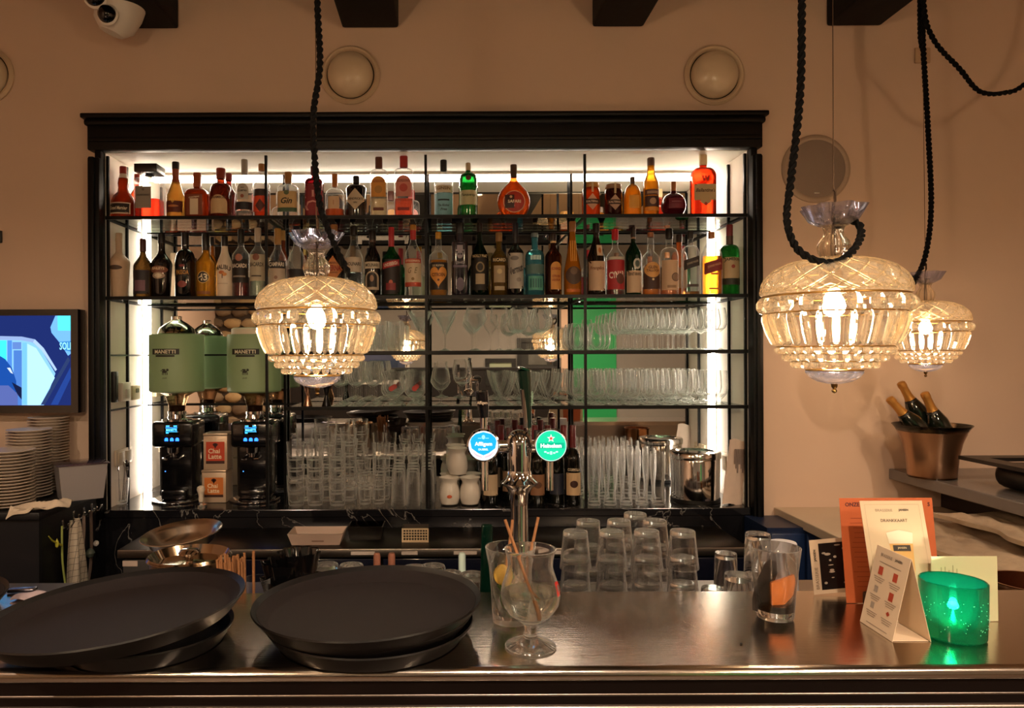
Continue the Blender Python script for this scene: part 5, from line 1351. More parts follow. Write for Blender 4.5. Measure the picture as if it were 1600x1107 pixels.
obj('pink_band', join(decal_vf(((-.015, -.0195), [(-.028, -.010), (-.014, -.020), (-.002, -.0255), (-.004, -.028), (-.016, -.024)]), Fm, .0005, 1), decal_vf(((.015, -.0195), [(.028, -.010), (.014, -.020), (.002, -.0255), (.004, -.028), (.016, -.024)]), Fm, .0005, 1)), emis('#d9b4bc', .9), rm, smooth=False)
obj('lettering', text_vf('Affligem', 0, .003, .0115, Fm, .001, maxw=.050, bold=.02), emis('#f2f6fa', 1.2), rm, smooth=False)
obj('lettering', text_vf('DUBBEL', 0, -.0085, .0045, Fm, .001, maxw=.03, bold=.01), emis('#e6f2fa', 1.1), rm, smooth=False)
obj('crest', join(decal_vf(o_ell(0, .0195, .004, .005, 16), Fm, .001, 1), decal_vf(o_rect(-.0085, .017, .004, .0007, 2), Fm, .001, 1), decal_vf(o_rect(.0085, .017, .004, .0007, 2), Fm, .001, 1)), emis('#8fd2f2', 1.0), rm, smooth=False)
rm, Fm = medal(860, '#1cb888', 'round green lit medallion')
obj('rim_line', join(*[tube([(.0345 * math.cos(2 * PI * k / 40), -.0225, .0345 * math.sin(2 * PI * k / 40)) for k in range(41)], .0007, 5, False)]), emis('#c8f0e0', 1.0), rm)
obj('star', decal_vf(o_star(0, .0165, .0095), Fm, .0007, 1), emis('#e8e2d8', 1.1), rm, smooth=False)
obj('star_red', decal_vf(o_star(0, .0165, .0058), Fm, .001, 1), emis('#d84a2c', 1.0), rm, smooth=False)
obj('name_band', decal_vf(o_rect(0, 0, .030, .0064, 4), Fm, .0005, 1), emis('#12a078', 1.0), rm, smooth=False)
obj('lettering', text_vf('Heineken', 0, .0, .0095, Fm, .001, maxw=.056, bold=.035), emis('#f4fbf6', 1.25), rm, smooth=False)
obj('hop_ornament', join(*[decal_vf(o_ell(x_, z_, .0032, .002, 12), Fm, .001, 1) for x_, z_ in ((-.013, -.014), (-.007, -.0165), (0, -.0185), (.007, -.0165), (.013, -.014), (0, -.0145))]), emis('#aef0d4', 1.0), rm, smooth=False)
# spouts
for px_ in (757, 858):
    x = P(px_, 700, DT).x - c.x
    obj('spout', join(tube([(x, .0, zb - .006), (x, -.012, zb - .03), (x, -.012, zt(765))], .008, 14)), chrome, t)
# handles
x = P(757, 640, DT).x - c.x
xt = P(752, 610, DT).x - c.x
h1 = obj('handle', tube([(x, 0, zt(652)), (x - .002, -.002, zt(642)), (xt + .002, -.008, zt(625)), (xt, -.010, zt(611))], .0128, 16, True, lambda s: (.75, .95, 1.12, 1.2)[int(round(s * 3))]), pm('#0a0b12', .2, coat=.5), t, label='black tap handle')
obj('lettering', text_vf('Affligem', 0, 0, .009, lambda a, b, o: (xt + .001 + a, -.0245 - o, zt(629) + b), .0014, maxw=.024, bold=.02), pm('#c9b8a4', .5), h1, smooth=False)
obj('stem', tube([(x, 0, zb), (x, 0, zt(650))], .007, 12), chrome, t)
x = P(822, 650, DT).x - c.x
p0 = Vector((P(826, 668, DT).x - c.x, 0, zt(668))); p1 = Vector((P(817, 578, DT).x - c.x, -.02, zt(578)))
pts = [p0.lerp(p1, k / 6) for k in range(7)]
h2 = obj('handle', tube(pts, .0115, 20, True, lambda s: .62 + .75 * s ** .8), pm('#06231a', .15, coat=.6), t, label='tall dark green tap handle with slanted tip')
obj('tip', xf(lathe([(.0160, 0), (.0165, .004), (.012, .006), (0, .004)], 24), Matrix.Translation(p1) @ Matrix.Rotation(.30, 4, 'Y')), pm('#0d3a2a', .1, coat=.6), h2)
obj('chrome_back', tube([q + Vector((-.0065, -.006, 0)) for q in pts[:5]], .0062, 12, True, lambda s: .8 + .3 * s), chrome, h2)
obj('stem', tube([(p0.x, 0, zb), (p0.x, 0, zt(666))], .006, 12), chrome, t)
obj('lettering', text_vf('Heineken', 0, 0, .006, lambda a, b, o: (P(829, 622, DT).x - c.x + a, -.027 - o, zt(622) + b), .0, rot=PI / 2, maxw=.05), pm('#8fb8a0', .5), h2, smooth=False)

# ================================================================== ON THE BAR
traym = pm('#191314', .7, spec=.2, bump=.25, bscale=900)
trayrim = pm('#0c0a0b', .4, spec=.35)
def tray_vf(R):
    return lathe([(0, .004), (R * .84, .004), (R * .87, .006), (R * .96, .026), (R, .034), (R * 1.005, .031), (R * .975, .022), (R * .89, .001), (R * .86, 0), (0, 0)], 72)
def tray(R, loc, rot, label, grp='black serving trays'):
    t = thing('serving_tray', label, 'tray', loc, rot, grp)
    obj('pan', tray_vf(R), trayrim, t)
    obj('rubber_mat', lathe([(0, .0052), (R * .845, .0052), (R * .872, .0075), (R * .955, .0262), (R * .958, .0255)], 72), traym, t)
    return t
ct = P(575, 957, 1.445)
tray(.20, (ct.x + .004, 1.45, ZB + .001), (0, 0, 0), 'black round tray at the bottom of the stack in the middle of the bar')
tray(.205, (ct.x, 1.45, ZB + .019), (0, -.012, 0), 'black round tray second from the bottom of the middle stack')
tray(.221, (ct.x, 1.447, ZB + .040), (0, -.028, 0), 'large black round tray on top of the middle stack')
cl = P(186, 967, 1.40)
tray(.16, (cl.x + .045, 1.42, ZB + .001), (0, 0, 0), 'black round tray lying flat under the tilted left tray')
tray(.232, (cl.x, 1.405, ZB + .045), (0, -.075, 0), 'large black round tray tilted on top of another at the left')
tray(.19, (P(-128, 930, 1.60).x, 1.56, ZB + .004), (0, 0, 0), 'black round tray just showing at the left edge of the bar')

hero = ware(.0, .6, 3.6, real=.9)
# mojito behind
cg = P(798, 968, 1.52)
t = thing('drink_glass', 'flared tumbler with mint leaves and lemon behind the stemmed glass', 'drink', (cg.x, 1.52, ZB + .0008))
obj('glass', lathe(shell([(.036, 0), (.038, .005), (.040, .06), (.044, .11), (.052, .152)], .002, .012, 1), 40), hero, t)
for k in range(7):
    rn = random.Random(k)
    vf = xf(lathe([(0, 0), (.016, .002), (.023, .006), (.014, .005), (0, .002)], 10, sy=.6), Matrix.Translation((rn.uniform(-.024, -.002), rn.uniform(-.02, .015), .02 + .012 * k)) @ Matrix.Rotation(rn.uniform(.4, 1.4), 4, 'Y') @ Matrix.Rotation(rn.uniform(0, 6), 4, 'Z'))
    obj('mint_leaf', vf, pm('#5f8a2a', .5), t)
obj('lemon_wedge', xf(lathe([(0, -.004), (.018, -.004), (.02, 0), (.018, .004), (0, .004)], 20), Matrix.Translation((-.018, -.016, .098)) @ Matrix.Rotation(1.1, 4, 'X') @ Matrix.Rotation(.5, 4, 'Y')), pm('#d8b24a', .5), t)
# stemmed tulip with water
cg = P(829, 1012, 1.385)
t = thing('stemmed_glass', 'stemmed tulip beer glass with water at the front of the bar', 'glass', (cg.x, 1.385, ZB + .0008))
to = [(.046, 0), (.048, .002), (.047, .004), (.030, .010), (.014, .018), (.0115, .030), (.0125, .042), (.022, .050), (.040, .062), (.052, .080), (.0555, .098), (.053, .116), (.046, .136), (.042, .150), (.0425, .162), (.0455, .176), (.0485, .184)]
obj('glass', lathe(shell(to, .0018, .006, 7), 48), hero, t)
obj('water', lathe([(0, .0575), (.024, .0575), (.038, .0645), (.0495, .081), (.053, .098), (.0523, .104), (0, .104)], 40), glass('#fbfffc', .35, 1.33), t)
def dec_t(x, z, off):
    r = .0465
    for (r0, z0), (r1, z1) in zip(to[:-1], to[1:]):
        if z0 <= z <= z1 and z1 > z0: r = r0 + (r1 - r0) * (z - z0) / (z1 - z0)
    a = x / .05
    return ((r + off) * math.sin(a + 1.25), -(r + off) * math.cos(a + 1.25), z)
obj('red_lettering', text_vf('D', 0, .115, .026, dec_t, .0006, bold=.05), pm('#b0231e', .4), t, smooth=False)
strawm = pm('#96663f', .7)
def straw(a, b, label, grp, cat='straw', r=.003):
    V_, F_ = tube([a, b], r, 8, False)
    V2, F2 = tube([a, b], r * .75, 8, False)
    tag(obj('straw', join((V_, F_), (V2, [tuple(reversed(q)) for q in F2])), strawm), label, cat, grp)
straw(P(846, 973, 1.373) + Vector((0, .014, .002)), P(789, 812, 1.40), 'brown paper straw leaning left in the stemmed glass', None)
straw(P(812, 945, 1.50), P(841, 808, 1.53), 'brown paper straw leaning right in the mint drink', None)
straw(P(786, 930, 1.515), P(801, 812, 1.535), 'brown paper straw standing behind in the mint drink', None)

# tumbler with orange slice at the right
cg = P(1211, 966, 1.535)
t = thing('cocktail_tumbler', 'used tumbler with orange slice and dark drink remains', 'drink', (cg.x, 1.535, ZB + .0008))
fac = lambda a, z: 1 + (.015 * math.cos(9 * a) if z < .10 else 0)
obj('glass', lathe(shell([(.034, 0), (.037, .006), (.040, .05), (.045, .10), (.051, .146)], .0022, .016, 1), 54, rmod=fac), hero, t)
obj('cola', lathe([(0, .018), (.034, .018), (.036, .032), (0, .034)], 32), tint('#1c0d06', .7), t)
obj('dark_leaf', xf(lathe([(0, 0), (.012, .002), (.018, .003), (.011, -.002), (0, -.001)], 10, sy=3.4), Matrix.Translation((-.022, .002, .068)) @ Matrix.Rotation(.35, 4, 'Y') @ Matrix.Rotation(PI / 2, 4, 'X')), pm('#1f140c', .6), t)
for k_, (x_, z_, r_) in enumerate(((-.02, .048, .4), (-.016, .085, .5), (.008, .034, 1.2), (-.004, .04, .9))):
    obj('dark_leaf', xf(lathe([(0, 0), (.012, .002), (.017, .003), (.01, -.002), (0, -.001)], 10, sy=1.6), Matrix.Translation((x_, -.006 + .006 * k_, z_)) @ Matrix.Rotation(r_, 4, 'Y') @ Matrix.Rotation(PI / 2, 4, 'X')), pm('#171009', .6), t)
def wedge(r, th, a0, a1, n=14):
    V = []
    for s_ in (-th, th):
        V.append((0, 0, s_))
        for k in range(n + 1):
            a = a0 + (a1 - a0) * k / n
            V.append((r * math.cos(a), r * math.sin(a), s_))
    m_ = n + 2
    Fc = [tuple(range(m_ - 1, -1, -1)), tuple(range(m_, 2 * m_))] + [(i, (i + 1) % m_, m_ + (i + 1) % m_, m_ + i) for i in range(m_)]
    return V, Fc
obj('orange_slice', xf(wedge(.050, .004, -1.0, .95), Matrix.Translation((-.014, -.012, .075)) @ Matrix.Rotation(-.15, 4, 'Y') @ Matrix.Rotation(1.42, 4, 'X') @ Matrix.Rotation(-.75, 4, 'Z')), pm('#d8792a', .45, var=.15, vscale=60), t)
obj('stirrer', tube([(.0, .006, .02), (-.044, .006, .155)], .0016, 6), pm('#6d5a44', .4), t)

# menu cards
def card(loc, rot, w, h, colr, label, cat='menu', th=.0012):
    t = thing('menu_card', label, cat, loc, rot)
    obj('sheet', rbox(0, w, 0, th, 0, h, .0004, 1), pm(colr, .55), t)
    return t
FL = lambda x, z, o: (x, -o, z)
def lines(t, rows, colr, x0, x1, h=.0012):
    obj('print_lines', join(*[decal_vf(o_rect((a_ + b_) / 2, z_, (b_ - a_) / 2, h, 2), FL, .0004, 1) for a_, b_, z_ in rows]), pm(colr, .6), t, smooth=False)['kind'] = 'stuff'
ob = P(1322, 945, 1.62)
t = card((ob.x, 1.618, ZB + .001), (-.13, 0, 0), .207, .226, '#b65c30', 'orange menu sheet leaning behind the cream drinks card')
obj('lettering', join(text_vf('ONZE', .028, .212, .009, FL, .0006, bold=.03), text_vf('S', .198, .212, .009, FL, .0006, bold=.03)), pm('#4a1a1e', .6), t, smooth=False)
rn = random.Random(5)
lines(t, [(.02 + rn.uniform(0, .01), .05 + rn.uniform(0, .02), .035 + .0105 * k) for k in range(15)], '#8f3f1c', 0, 0, .0007)
oc = P(1352, 900, 1.52)
t = card((.868, 1.497, ZB + .001), (-.272, 0, 0), .132, .244, '#bfab8e', 'cream drinks menu card with a glass of beer printed on it')
obj('lettering', text_vf('BRASSERIE', .048, .224, .0055, FL, .0006, maxw=.05, bold=-.004), pm('#8a7a68', .6), t, smooth=False)
obj('lettering', text_vf('JANSEN', .089, .224, .0058, FL, .0006, maxw=.036, bold=.03), pm('#3a2e26', .6), t, smooth=False)
obj('lettering', text_vf('DRANKKAART', .066, .203, .006, FL, .0006, maxw=.062), pm('#5a4a3c', .6), t, smooth=False)
obj('border', join(*[decal_vf(o_rect(x_, z_, w_, h_, 2), FL, .0003, 1) for x_, z_, w_, h_ in ((.066, .236, .057, .0003), (.009, .122, .0003, .114), (.123, .122, .0003, .114))]), pm('#a08f78', .6), t, smooth=False)
g_ = obj('beer_print', decal_vf(((.07, .135), [(.047, .175), (.054, .085), (.092, .085), (.099, .175)]), FL, .0004, 2), pm('#c89a5a', .5), t, smooth=False)
obj('foam_print', decal_vf(((.072, .165), [(.045, .178), (.048, .156), (.097, .156), (.1, .178), (.072, .184)]), FL, .0007, 2), pm('#c9bda8', .5), g_, smooth=False)
obj('badge_print', decal_vf(o_rect(.073, .147, .018, .006, 2), FL, .001, 1), pm('#2c2420', .5), g_, smooth=False)
obj('lettering', text_vf('JANSEN', .073, .147, .005, FL, .0014, maxw=.03), pm('#cbb894', .5), g_, smooth=False)
# holder block of the menus
tag(obj('menu_holder', rbox(.90, .985, 1.512, 1.612, ZB + .0008, ZB + .03, .004), pm('#3a2a20', .5)), 'small dark wooden block holding the menu cards', 'holder')
# black and white card
t = card((P(1266, 922, 1.69).x, 1.672, ZB + .0015), (-.06, -.06, .08), .105, .122, '#cdb89c', 'cream bordered card with black photo leaning left of the orange menu')
obj('photo_print', decal_vf(o_rect(.062, .061, .042, .052, 4), FL, .0004, 2), pm('#0d0a0a', .4), t, smooth=False)
q_ = obj('photo_marks', join(*[decal_vf(o_ell(.03 + rn.uniform(0, .05), .02 + rn.uniform(0, .09), rn.uniform(.003, .008), rn.uniform(.0012, .003), 10), FL, .0008, 1) for k in range(12)]), pm('#a89c8c', .5), t, smooth=False); q_['kind'] = 'stuff'
obj('lettering', text_vf('BRASSERIE', .0105, .036, .0075, FL, .0008, rot=PI / 2, maxw=.055, bold=-.004), pm('#6d5a4a', .6), t, smooth=False)
obj('lettering', text_vf('JANSEN', .0105, .087, .0075, FL, .0008, rot=PI / 2, maxw=.042, bold=.03), pm('#231a16', .6), t, smooth=False)
# tent card
t = thing('tent_card', 'folded cream tent card with cocktail drawings at the front of the bar', 'card', (.0, 0, ZB + .001))
X0, X1, XM, Y0, Y1, HH = .838, .911, .8745, 1.399, 1.509, .156
def panel(xb, xt, th):
    V = [(xb, Y0, 0), (xb, Y1, 0), (xt, Y1, HH), (xt, Y0, HH)]
    V += [(p[0] + th, p[1], p[2]) for p in V]
    return V, [(0, 1, 2, 3), (7, 6, 5, 4), (0, 4, 5, 1), (1, 5, 6, 2), (2, 6, 7, 3), (3, 7, 4, 0)]
tm = pm('#dcc8ae', .6)
pl_ = obj('left_panel', panel(X0, XM, .0008), tm, t, smooth=False)
obj('right_panel', panel(X1, XM + .0009, .0008), tm, t, smooth=False)
obj('bottom_flap', box(X0 + .002, X1 - .002, Y0 + .004, Y1, .0, .0008), tm, t, smooth=False)
nrm = Vector((-HH, 0, XM - X0)).normalized()
def TS(x, z, o):     # x along the card seen from the left, z up
    f = z / HH
    return (X0 + (XM - X0) * f + nrm.x * o, Y1 - x, z + nrm.z * o)
obj('lettering', text_vf('BRASSERIE', .038, .142, .006, TS, .0006, maxw=.042), pm('#8f8072', .6), pl_, smooth=False)
obj('lettering', text_vf('JANSEN', .077, .142, .0065, TS, .0006, maxw=.034, bold=.03), pm('#4a3c32', .6), pl_, smooth=False)
rows = []
for cx_ in (.03, .08):
    for zc_ in (.098, .062, .03):
        for k in range(3): rows.append((cx_ - .018 + .003 * k, cx_ + .018 - .003 * k, zc_ - .004 * k))
rows += [(.02, .09, .128), (.02, .09, .008)]
obj('print_lines', join(*[decal_vf(o_rect((a_ + b_) / 2, z_, (b_ - a_) / 2, .0007, 2), TS, .0005, 1) for a_, b_, z_ in rows]), pm('#9a8878', .6), pl_, smooth=False)['kind'] = 'stuff'
obj('drink_drawing', join(*[decal_vf(o_rect(x_, z_, .007, .008, 3), TS, .0006, 1) for x_, z_ in ((.03, .112), (.078, .111), (.078, .074))] + [decal_vf(o_dia(.08, .042, .006, .005), TS, .0006, 1)]), pm('#b0452c', .5), pl_, smooth=False)
obj('drink_drawing', join(*[decal_vf(o_rect(x_, z_, .006, .006, 3), TS, .0006, 1) for x_, z_ in ((.028, .075), (.028, .043))]), pm('#a89a8c', .5), pl_, smooth=False)
# candle card behind the light
t = card((P(1459, 977, 1.50).x, 1.505, ZB + .001), (-.02, 0, .0), .135, .132, '#b9b794', 'small cream card with sideways print standing behind the green candle glass')
obj('lettering', text_vf('BRASSERIE JANSEN', .093, .068, .004, FL, .0006, rot=PI / 2, maxw=.07), pm('#4a5a4a', .6), t, smooth=False)
obj('print_lines', join(*[decal_vf(o_rect(.02 + .008 * k, .09 - .003 * (k % 3), .0007, .02 + .004 * (k % 2), 2), FL, .0004, 1) for k in range(5)]), pm('#7a7a5a', .6), t, smooth=False)['kind'] = 'stuff'
obj('emblem', join(decal_vf(o_ell(.106, .062, .004, .0025, 12), FL, .0005, 1), decal_vf(o_ell(.108, .066, .002, .004, 12), FL, .0005, 1), decal_vf(o_rect(.113, .062, .0008, .012, 2), FL, .0005, 1)), pm('#33483c', .6), t, smooth=False)

# green tealight glass
cc = P(1482, 1000, 1.43)
t = thing('candle_glass', 'teal green bubbled glass candle holder glowing at the right of the bar', 'candle holder', (cc.x + .009, 1.43, ZB + .0008))
teal = tint('#0d8a6c', .42, glow=.75)
obj('holder', lathe(shell([(.050, 0), (.055, .004), (.057, .05), (.0575, .107)], .003, .012, 1), 48), teal, t)
rn = random.Random(9)
bub = []
for k in range(60):
    a = rn.uniform(PI, 2 * PI); z_ = rn.uniform(.02, .08)
    bub.append(move(lathe([(0, -.0009), (.0008, 0), (0, .0009)], 5), (.0575 * math.cos(a), .0575 * math.sin(a), z_)))
b_ = obj('bubbles', join(*bub), pm('#9fe8cf', .1), t); b_['kind'] = 'stuff'
obj('tealight_cup', lathe([(0, .013), (.026, .013), (.028, .016), (.029, .05), (.027, .05), (.026, .026), (0, .026)], 28), glass('#d8fff0', .6), t)
obj('wax', lathe([(0, .016), (.0255, .016), (.0255, .025), (0, .025)], 24), pm('#e8e2c8', .5), t)
obj('flame', lathe([(0, .026), (.003, .029), (.0042, .035), (.002, .044), (0, .05)], 12), emis_rgb((1.0, .8, .5), 70.0, 'flame_glow'), t)
ld = bpy.data.lights.new('candle_light', 'POINT'); ld.energy = 1.0; ld.color = (1.0, .85, .6); ld.shadow_soft_size = .008
lo = bpy.data.objects.new('candle_light', ld); COL.objects.link(lo); lo.parent = t; lo.location = (0, 0, .062)
tag(obj('crumb', rbox(-.003, .003, -.002, .002, 0, .0025, .001, 1), blackpl, None, (P(1163, 1009, 1.38).x, 1.394, ZB + .0006), (0, 0, .4)), 'tiny dark crumb lying on the steel bar', 'crumb')

# ================================================================== BEHIND THE BAR (lower level)
tg = g_tumbler(.092, .030, .0385)
tg = shell([(.0285, 0), (.030, .002), (.0305, .014), (.0325, .03), (.036, .065), (.0388, .092)], .002, .010, 1)
def up_stack(pxs, D_, n, label, grp, top_z=None):
    pitch = .0645
    for px_ in pxs:
        c = P(px_, 880, D_)
        for k in range(n):
            lb = (label if len(pxs) == 1 else f'{label}, {ORD[pxs.index(px_)]} stack') + (', top' if k == n - 1 else ', bottom' if k == 0 else f', {ORD[k]} from the bottom')
            gl_at('bartumbler', tg, 'bar_tumbler', lb, 'glass', grp, c.x, D_ + random.uniform(-.002, .002), WZ + k * pitch, random.uniform(0, 6), True, .092, mat=hero)
up_stack((899, 955.5, 1011, 1066.5), 1.83, 4, 'upturned tumbler, front row behind the bar', 'upturned tumblers, front stacks')
up_stack((919, 967.5, 1023.5), 1.945, 4, 'upturned tumbler, second row behind the bar', 'upturned tumblers, second stacks')
up_stack((992.5,), 2.03, 4, 'upturned tumbler in the single rearmost stack', 'upturned tumblers, rear stack')
# single upturned glasses behind the middle tray
for (px_, py_) in ((510, 881), (549, 882), (648, 886), (677, 884), (703, 895), (738, 897), (720, 909)):
    D_ = (WZ + .165 - CZ) * -F / (py_ - PY)
    c = P(px_, py_, D_)
    gl_at('upglass', shell([(.030, 0), (.032, .004), (.034, .05), (.037, .12), (.039, .165)], .0018, .012, 1), 'upturned_glass', f'upturned glass behind the middle trays, {ORD[sorted((510, 549, 648, 677, 703, 738, 720)).index(px_)]} from the left', 'glass', 'upturned glasses behind the trays', c.x, D_, WZ, 0, True, .165, mat=hero)
# right cluster
def rg(px_, py_, H, R0, R1, label, flip=True, grp=None, key=None, n=1, base=0.0, D_=None):
    D_ = D_ or (CZ - WZ - H - base) * F / (py_ - PY)
    c = P(px_, py_, D_)
    gl_at(key or f'rg{H}{R0}{R1}', shell([(R0 * .95, 0), (R0, .004), (R0 + (R1 - R0) * .5, H * .5), (R1, H)], .002, .012, 1), 'bar_glass', label, 'glass', grp, c.x, D_, WZ + base, 0, flip, H, mat=hero)
rg(1134, 866, .175, .029, .034, 'small upturned glass at the left of the shot glass cluster behind the bar')
rg(1153, 878, .185, .032, .036, 'upturned glass in the middle of the small cluster behind the bar', D_=1.80)
rg(1113, 907, .14, .027, .030, 'low upturned glass beside the tall tumbler stacks', D_=1.84)
rg(1128, 920, .12, .027, .030, 'lowest upturned glass near the steel bar edge', D_=1.80)
rg(1184, 822, .10, .031, .035, 'upturned glass on top of the stack behind the used tumbler', base=.155, D_=1.92)
rg(1184, 850, .15, .033, .036, 'upturned glass at the bottom of the stack behind the used tumbler', D_=1.92)
rg(1216, 852, .20, .036, .042, 'wide upturned glass behind the rim of the used tumbler', D_=1.84)
c = P(1237, 838, 1.90)
tag(obj('plastic_cup', lathe(shell([(.032, 0), (.034, .003), (.036, .05), (.041, .225)], .001, .004, 1), 36), pm('#cfd2da', .4, coat=.1), None, (c.x, 1.95, WZ + .2258), (PI, 0, 0)), 'frosted white plastic cup upside down behind the used tumbler', 'cup')
# straws in a holder
c = P(366, 925, 1.80)
t = thing('straw_holder', 'clear round holder for the brown paper straws', 'holder', (c.x, 1.80, WZ + .0008))
obj('cup', lathe(shell([(.038, 0), (.040, .003), (.042, .12)], .002, .005, 1), 28), GW, t)
rn = random.Random(11)
for k in range(44):
    a = rn.uniform(0, 2 * PI); r_ = .028 * math.sqrt(rn.random())
    b_ = Vector((c.x + r_ * math.cos(a), 1.80 + r_ * math.sin(a), WZ + .012))
    e_ = b_ + Vector((-.012 + r_ * math.cos(a) * .3, r_ * math.sin(a) * .3, .215 + rn.uniform(-.004, .004) + (.016 if k > 39 else 0)))
    straw(b_, e_, 'brown paper straw in the bundle behind the left tray', 'brown straws in the holder')
straw(Vector((P(398, 900, 1.83).x, 1.82, WZ + .012)), P(396, 861, 1.81), 'single upright brown straw right of the straw bundle', None, r=.0036)
c = P(400, 915, 1.80)
tag(obj('glass_dish', lathe(shell([(.024, 0), (.028, .003), (.032, .03), (.034, .17)], .002, .005, 1), 28), GW, None, (P(401, 915, 1.83).x, 1.83, WZ + .001)), 'pale glass tub right of the straw bundle', 'tub')
# steel pots
c = P(292, 900, 1.93)
t = thing('steel_pot', 'polished steel pot with an inset knobbed lid behind the left tray', 'pot', (c.x, 1.95, WZ + .0008))
potm = pm('#d2c2b0', .12, 1)
obj('pot', lathe([(0, 0), (.098, 0), (.100, .004), (.101, .183), (.108, .193), (.106, .195), (.097, .186), (.097, .01), (0, .008)], 48), potm, t)
ld_ = obj('lid', lathe([(.107, .196), (.103, .200), (.095, .188), (.088, .178), (.04, .178), (.02, .182), (0, .182)], 48), potm, t)
obj('knob', lathe([(.010, .180), (.009, .192), (.014, .196), (.027, .200), (.029, .205), (.022, .212), (0, .216)], 28), potm, ld_)
c = P(290, 862, 2.2)
t = thing('steel_bowl', 'polished steel bowl tilted behind the knobbed pot', 'bowl', (c.x - .004, 2.20, WZ + .142), (.10, -.09, 0))
obj('bowl', lathe([(0, 0), (.05, 0), (.075, .015), (.092, .03), (.098, .045), (.11, .052), (.118, .058), (.116, .060), (.104, .054), (.094, .046), (.085, .03), (.07, .018), (0, .004)], 48), pm('#d2c2b0', .24, 1), t)
tag(obj('bowl_stand', lathe([(0, 0), (.09, 0), (.092, .004), (.088, .128), (0, .128)], 40), brushed, None, (c.x, 2.20, WZ + .0008)), 'steel tub under the tilted bowl', 'tub')
# black scalloped bowls
c = P(456, 905, 1.87)
for k, (dx_, dz_, s_, lb) in enumerate(((0, 0, 1.0, 'black glossy scalloped plastic bowl behind the middle trays, lowest'), (-.012, .042, .82, 'black glossy scalloped bowl in the middle of the nest'), (.018, .066, .68, 'small black glossy scalloped bowl on top of the nest'))):
    o = obj('scalloped_bowl', lathe([(.03 * s_, 0), (.045 * s_, .002), (.06 * s_, .03), (.075 * s_, .09), (.07 * s_, .088), (.05 * s_, .03), (.03 * s_, .008), (0, .006), (0, 0)], 60, rmod=lambda a, z: 1 + .09 * math.cos(10 * a) * (z / .09)), pm('#08080a', .12, coat=.5), None, (c.x + dx_, 1.87, WZ + .072 + dz_))
    tag(o, lb, 'bowl', 'black scalloped bowls')
tag(obj('tub', lathe([(0, 0), (.05, 0), (.053, .004), (.056, .071), (0, .071)], 32), blackpl, None, (c.x, 1.87, WZ + .0008)), 'black tub under the scalloped bowls', 'tub')
# green muddler and little tubes
c = P(758, 860, 1.80)
vf = rbox(-.014, .014, -.006, .006, 0, .305, .0055, 4)
V_ = [(x_ * (1.0 + .12 * (.3 - z_) / .3), y_, z_) for x_, y_, z_ in vf[0]]
tag(obj('muddler', (V_, vf[1]), tint('#0c3a2c', .6), None, (c.x, 1.82, WZ + .001), (0, .02, 0)), 'dark green flat bar stick standing behind the mint drink', 'stick')
for px_, col_, lb in ((722, '#bcd4cf', 'pale tube standing behind the middle trays, right one'), (589, '#8a5a48', 'pink brown stick end behind the trays, left of the pair'), (612, '#8a5a48', 'pink brown stick end behind the trays, right of the pair')):
    c = P(px_, 890, 2.05)
    tag(obj('tube', lathe([(0, 0), (.009, 0), (.010, .003), (.010, .165), (.008, .172), (0, .174)], 16), pm(col_, .3), None, (c.x, 2.05, WZ + .001)), lb, 'tube')

# trays on the fridge counter
c = P(497, 836, 3.12)
t = thing('white_tray', 'white rectangular tray with small print on the back counter', 'tray', (c.x, 3.12, .861))
def taper_box(w, d, h, k, th):
    o_ = [(-w * k, -d * k, 0), (w * k, -d * k, 0), (w * k, d * k, 0), (-w * k, d * k, 0), (-w, -d, h), (w, -d, h), (w, d, h), (-w, d, h)]
    i_ = [(x_ * (1 - th / w), y_ * (1 - th / d), max(z_, th)) for x_, y_, z_ in o_]
    f_ = [(3, 2, 1, 0)] + [(i, (i + 1) % 4, 4 + (i + 1) % 4, 4 + i) for i in range(4)]
    g_ = [tuple(8 + j for j in reversed(q)) for q in f_]
    r_ = [(4 + i, 4 + (i + 1) % 4, 12 + (i + 1) % 4, 12 + i) for i in range(4)]
    return o_ + i_, f_ + g_ + r_
obj('pan', taper_box(.115, .07, .048, .86, .004), pm('#cbb4a6', .4), t, smooth=False)
obj('print_line', decal_vf(o_rect(.01, .018, .025, .002, 2), lambda x, z, o: (x, -.0655 - o, z), .001, 1), pm('#8a6a5c', .6), t, smooth=False)
c = P(649, 832, 3.12)
t = thing('white_basket', 'small cream plastic basket with square openings on the back counter', 'basket', (c.x, 3.14, .861))
bars = [box(-.052 + .0115 * k, -.049 + .0115 * k, -.04, -.037, .006, .054) for k in range(10)] + [box(-.054, .054, -.041, -.037, .006 + .0115 * k, .009 + .0115 * k) for k in range(5)]
for b_ in bars: obj('grid_bar', b_, pm('#cdb694', .4), t, smooth=False)
obj('rim', join(box(-.056, .056, -.043, -.036, .052, .058), box(-.056, .056, -.043, -.036, 0, .006), box(-.056, -.05, -.043, -.036, .006, .052), box(.05, .056, -.043, -.036, .006, .052)), pm('#cdb694', .4), t, smooth=False)
obj('tub', join(box(-.056, -.052, -.036, .04, 0, .058), box(.052, .056, -.036, .04, 0, .058), box(-.052, .052, .036, .04, 0, .058), box(-.052, .052, -.036, .036, 0, .004)), pm('#3a3026', .6), t, smooth=False)
c = P(573, 830, 3.2)
t = thing('clear_tub', 'dark clear plastic tub beside the white tray', 'tub', (c.x, 3.2, .861))
obj('pan', taper_box(.075, .06, .055, .9, .004), pane('#8a8078'), t, smooth=False)

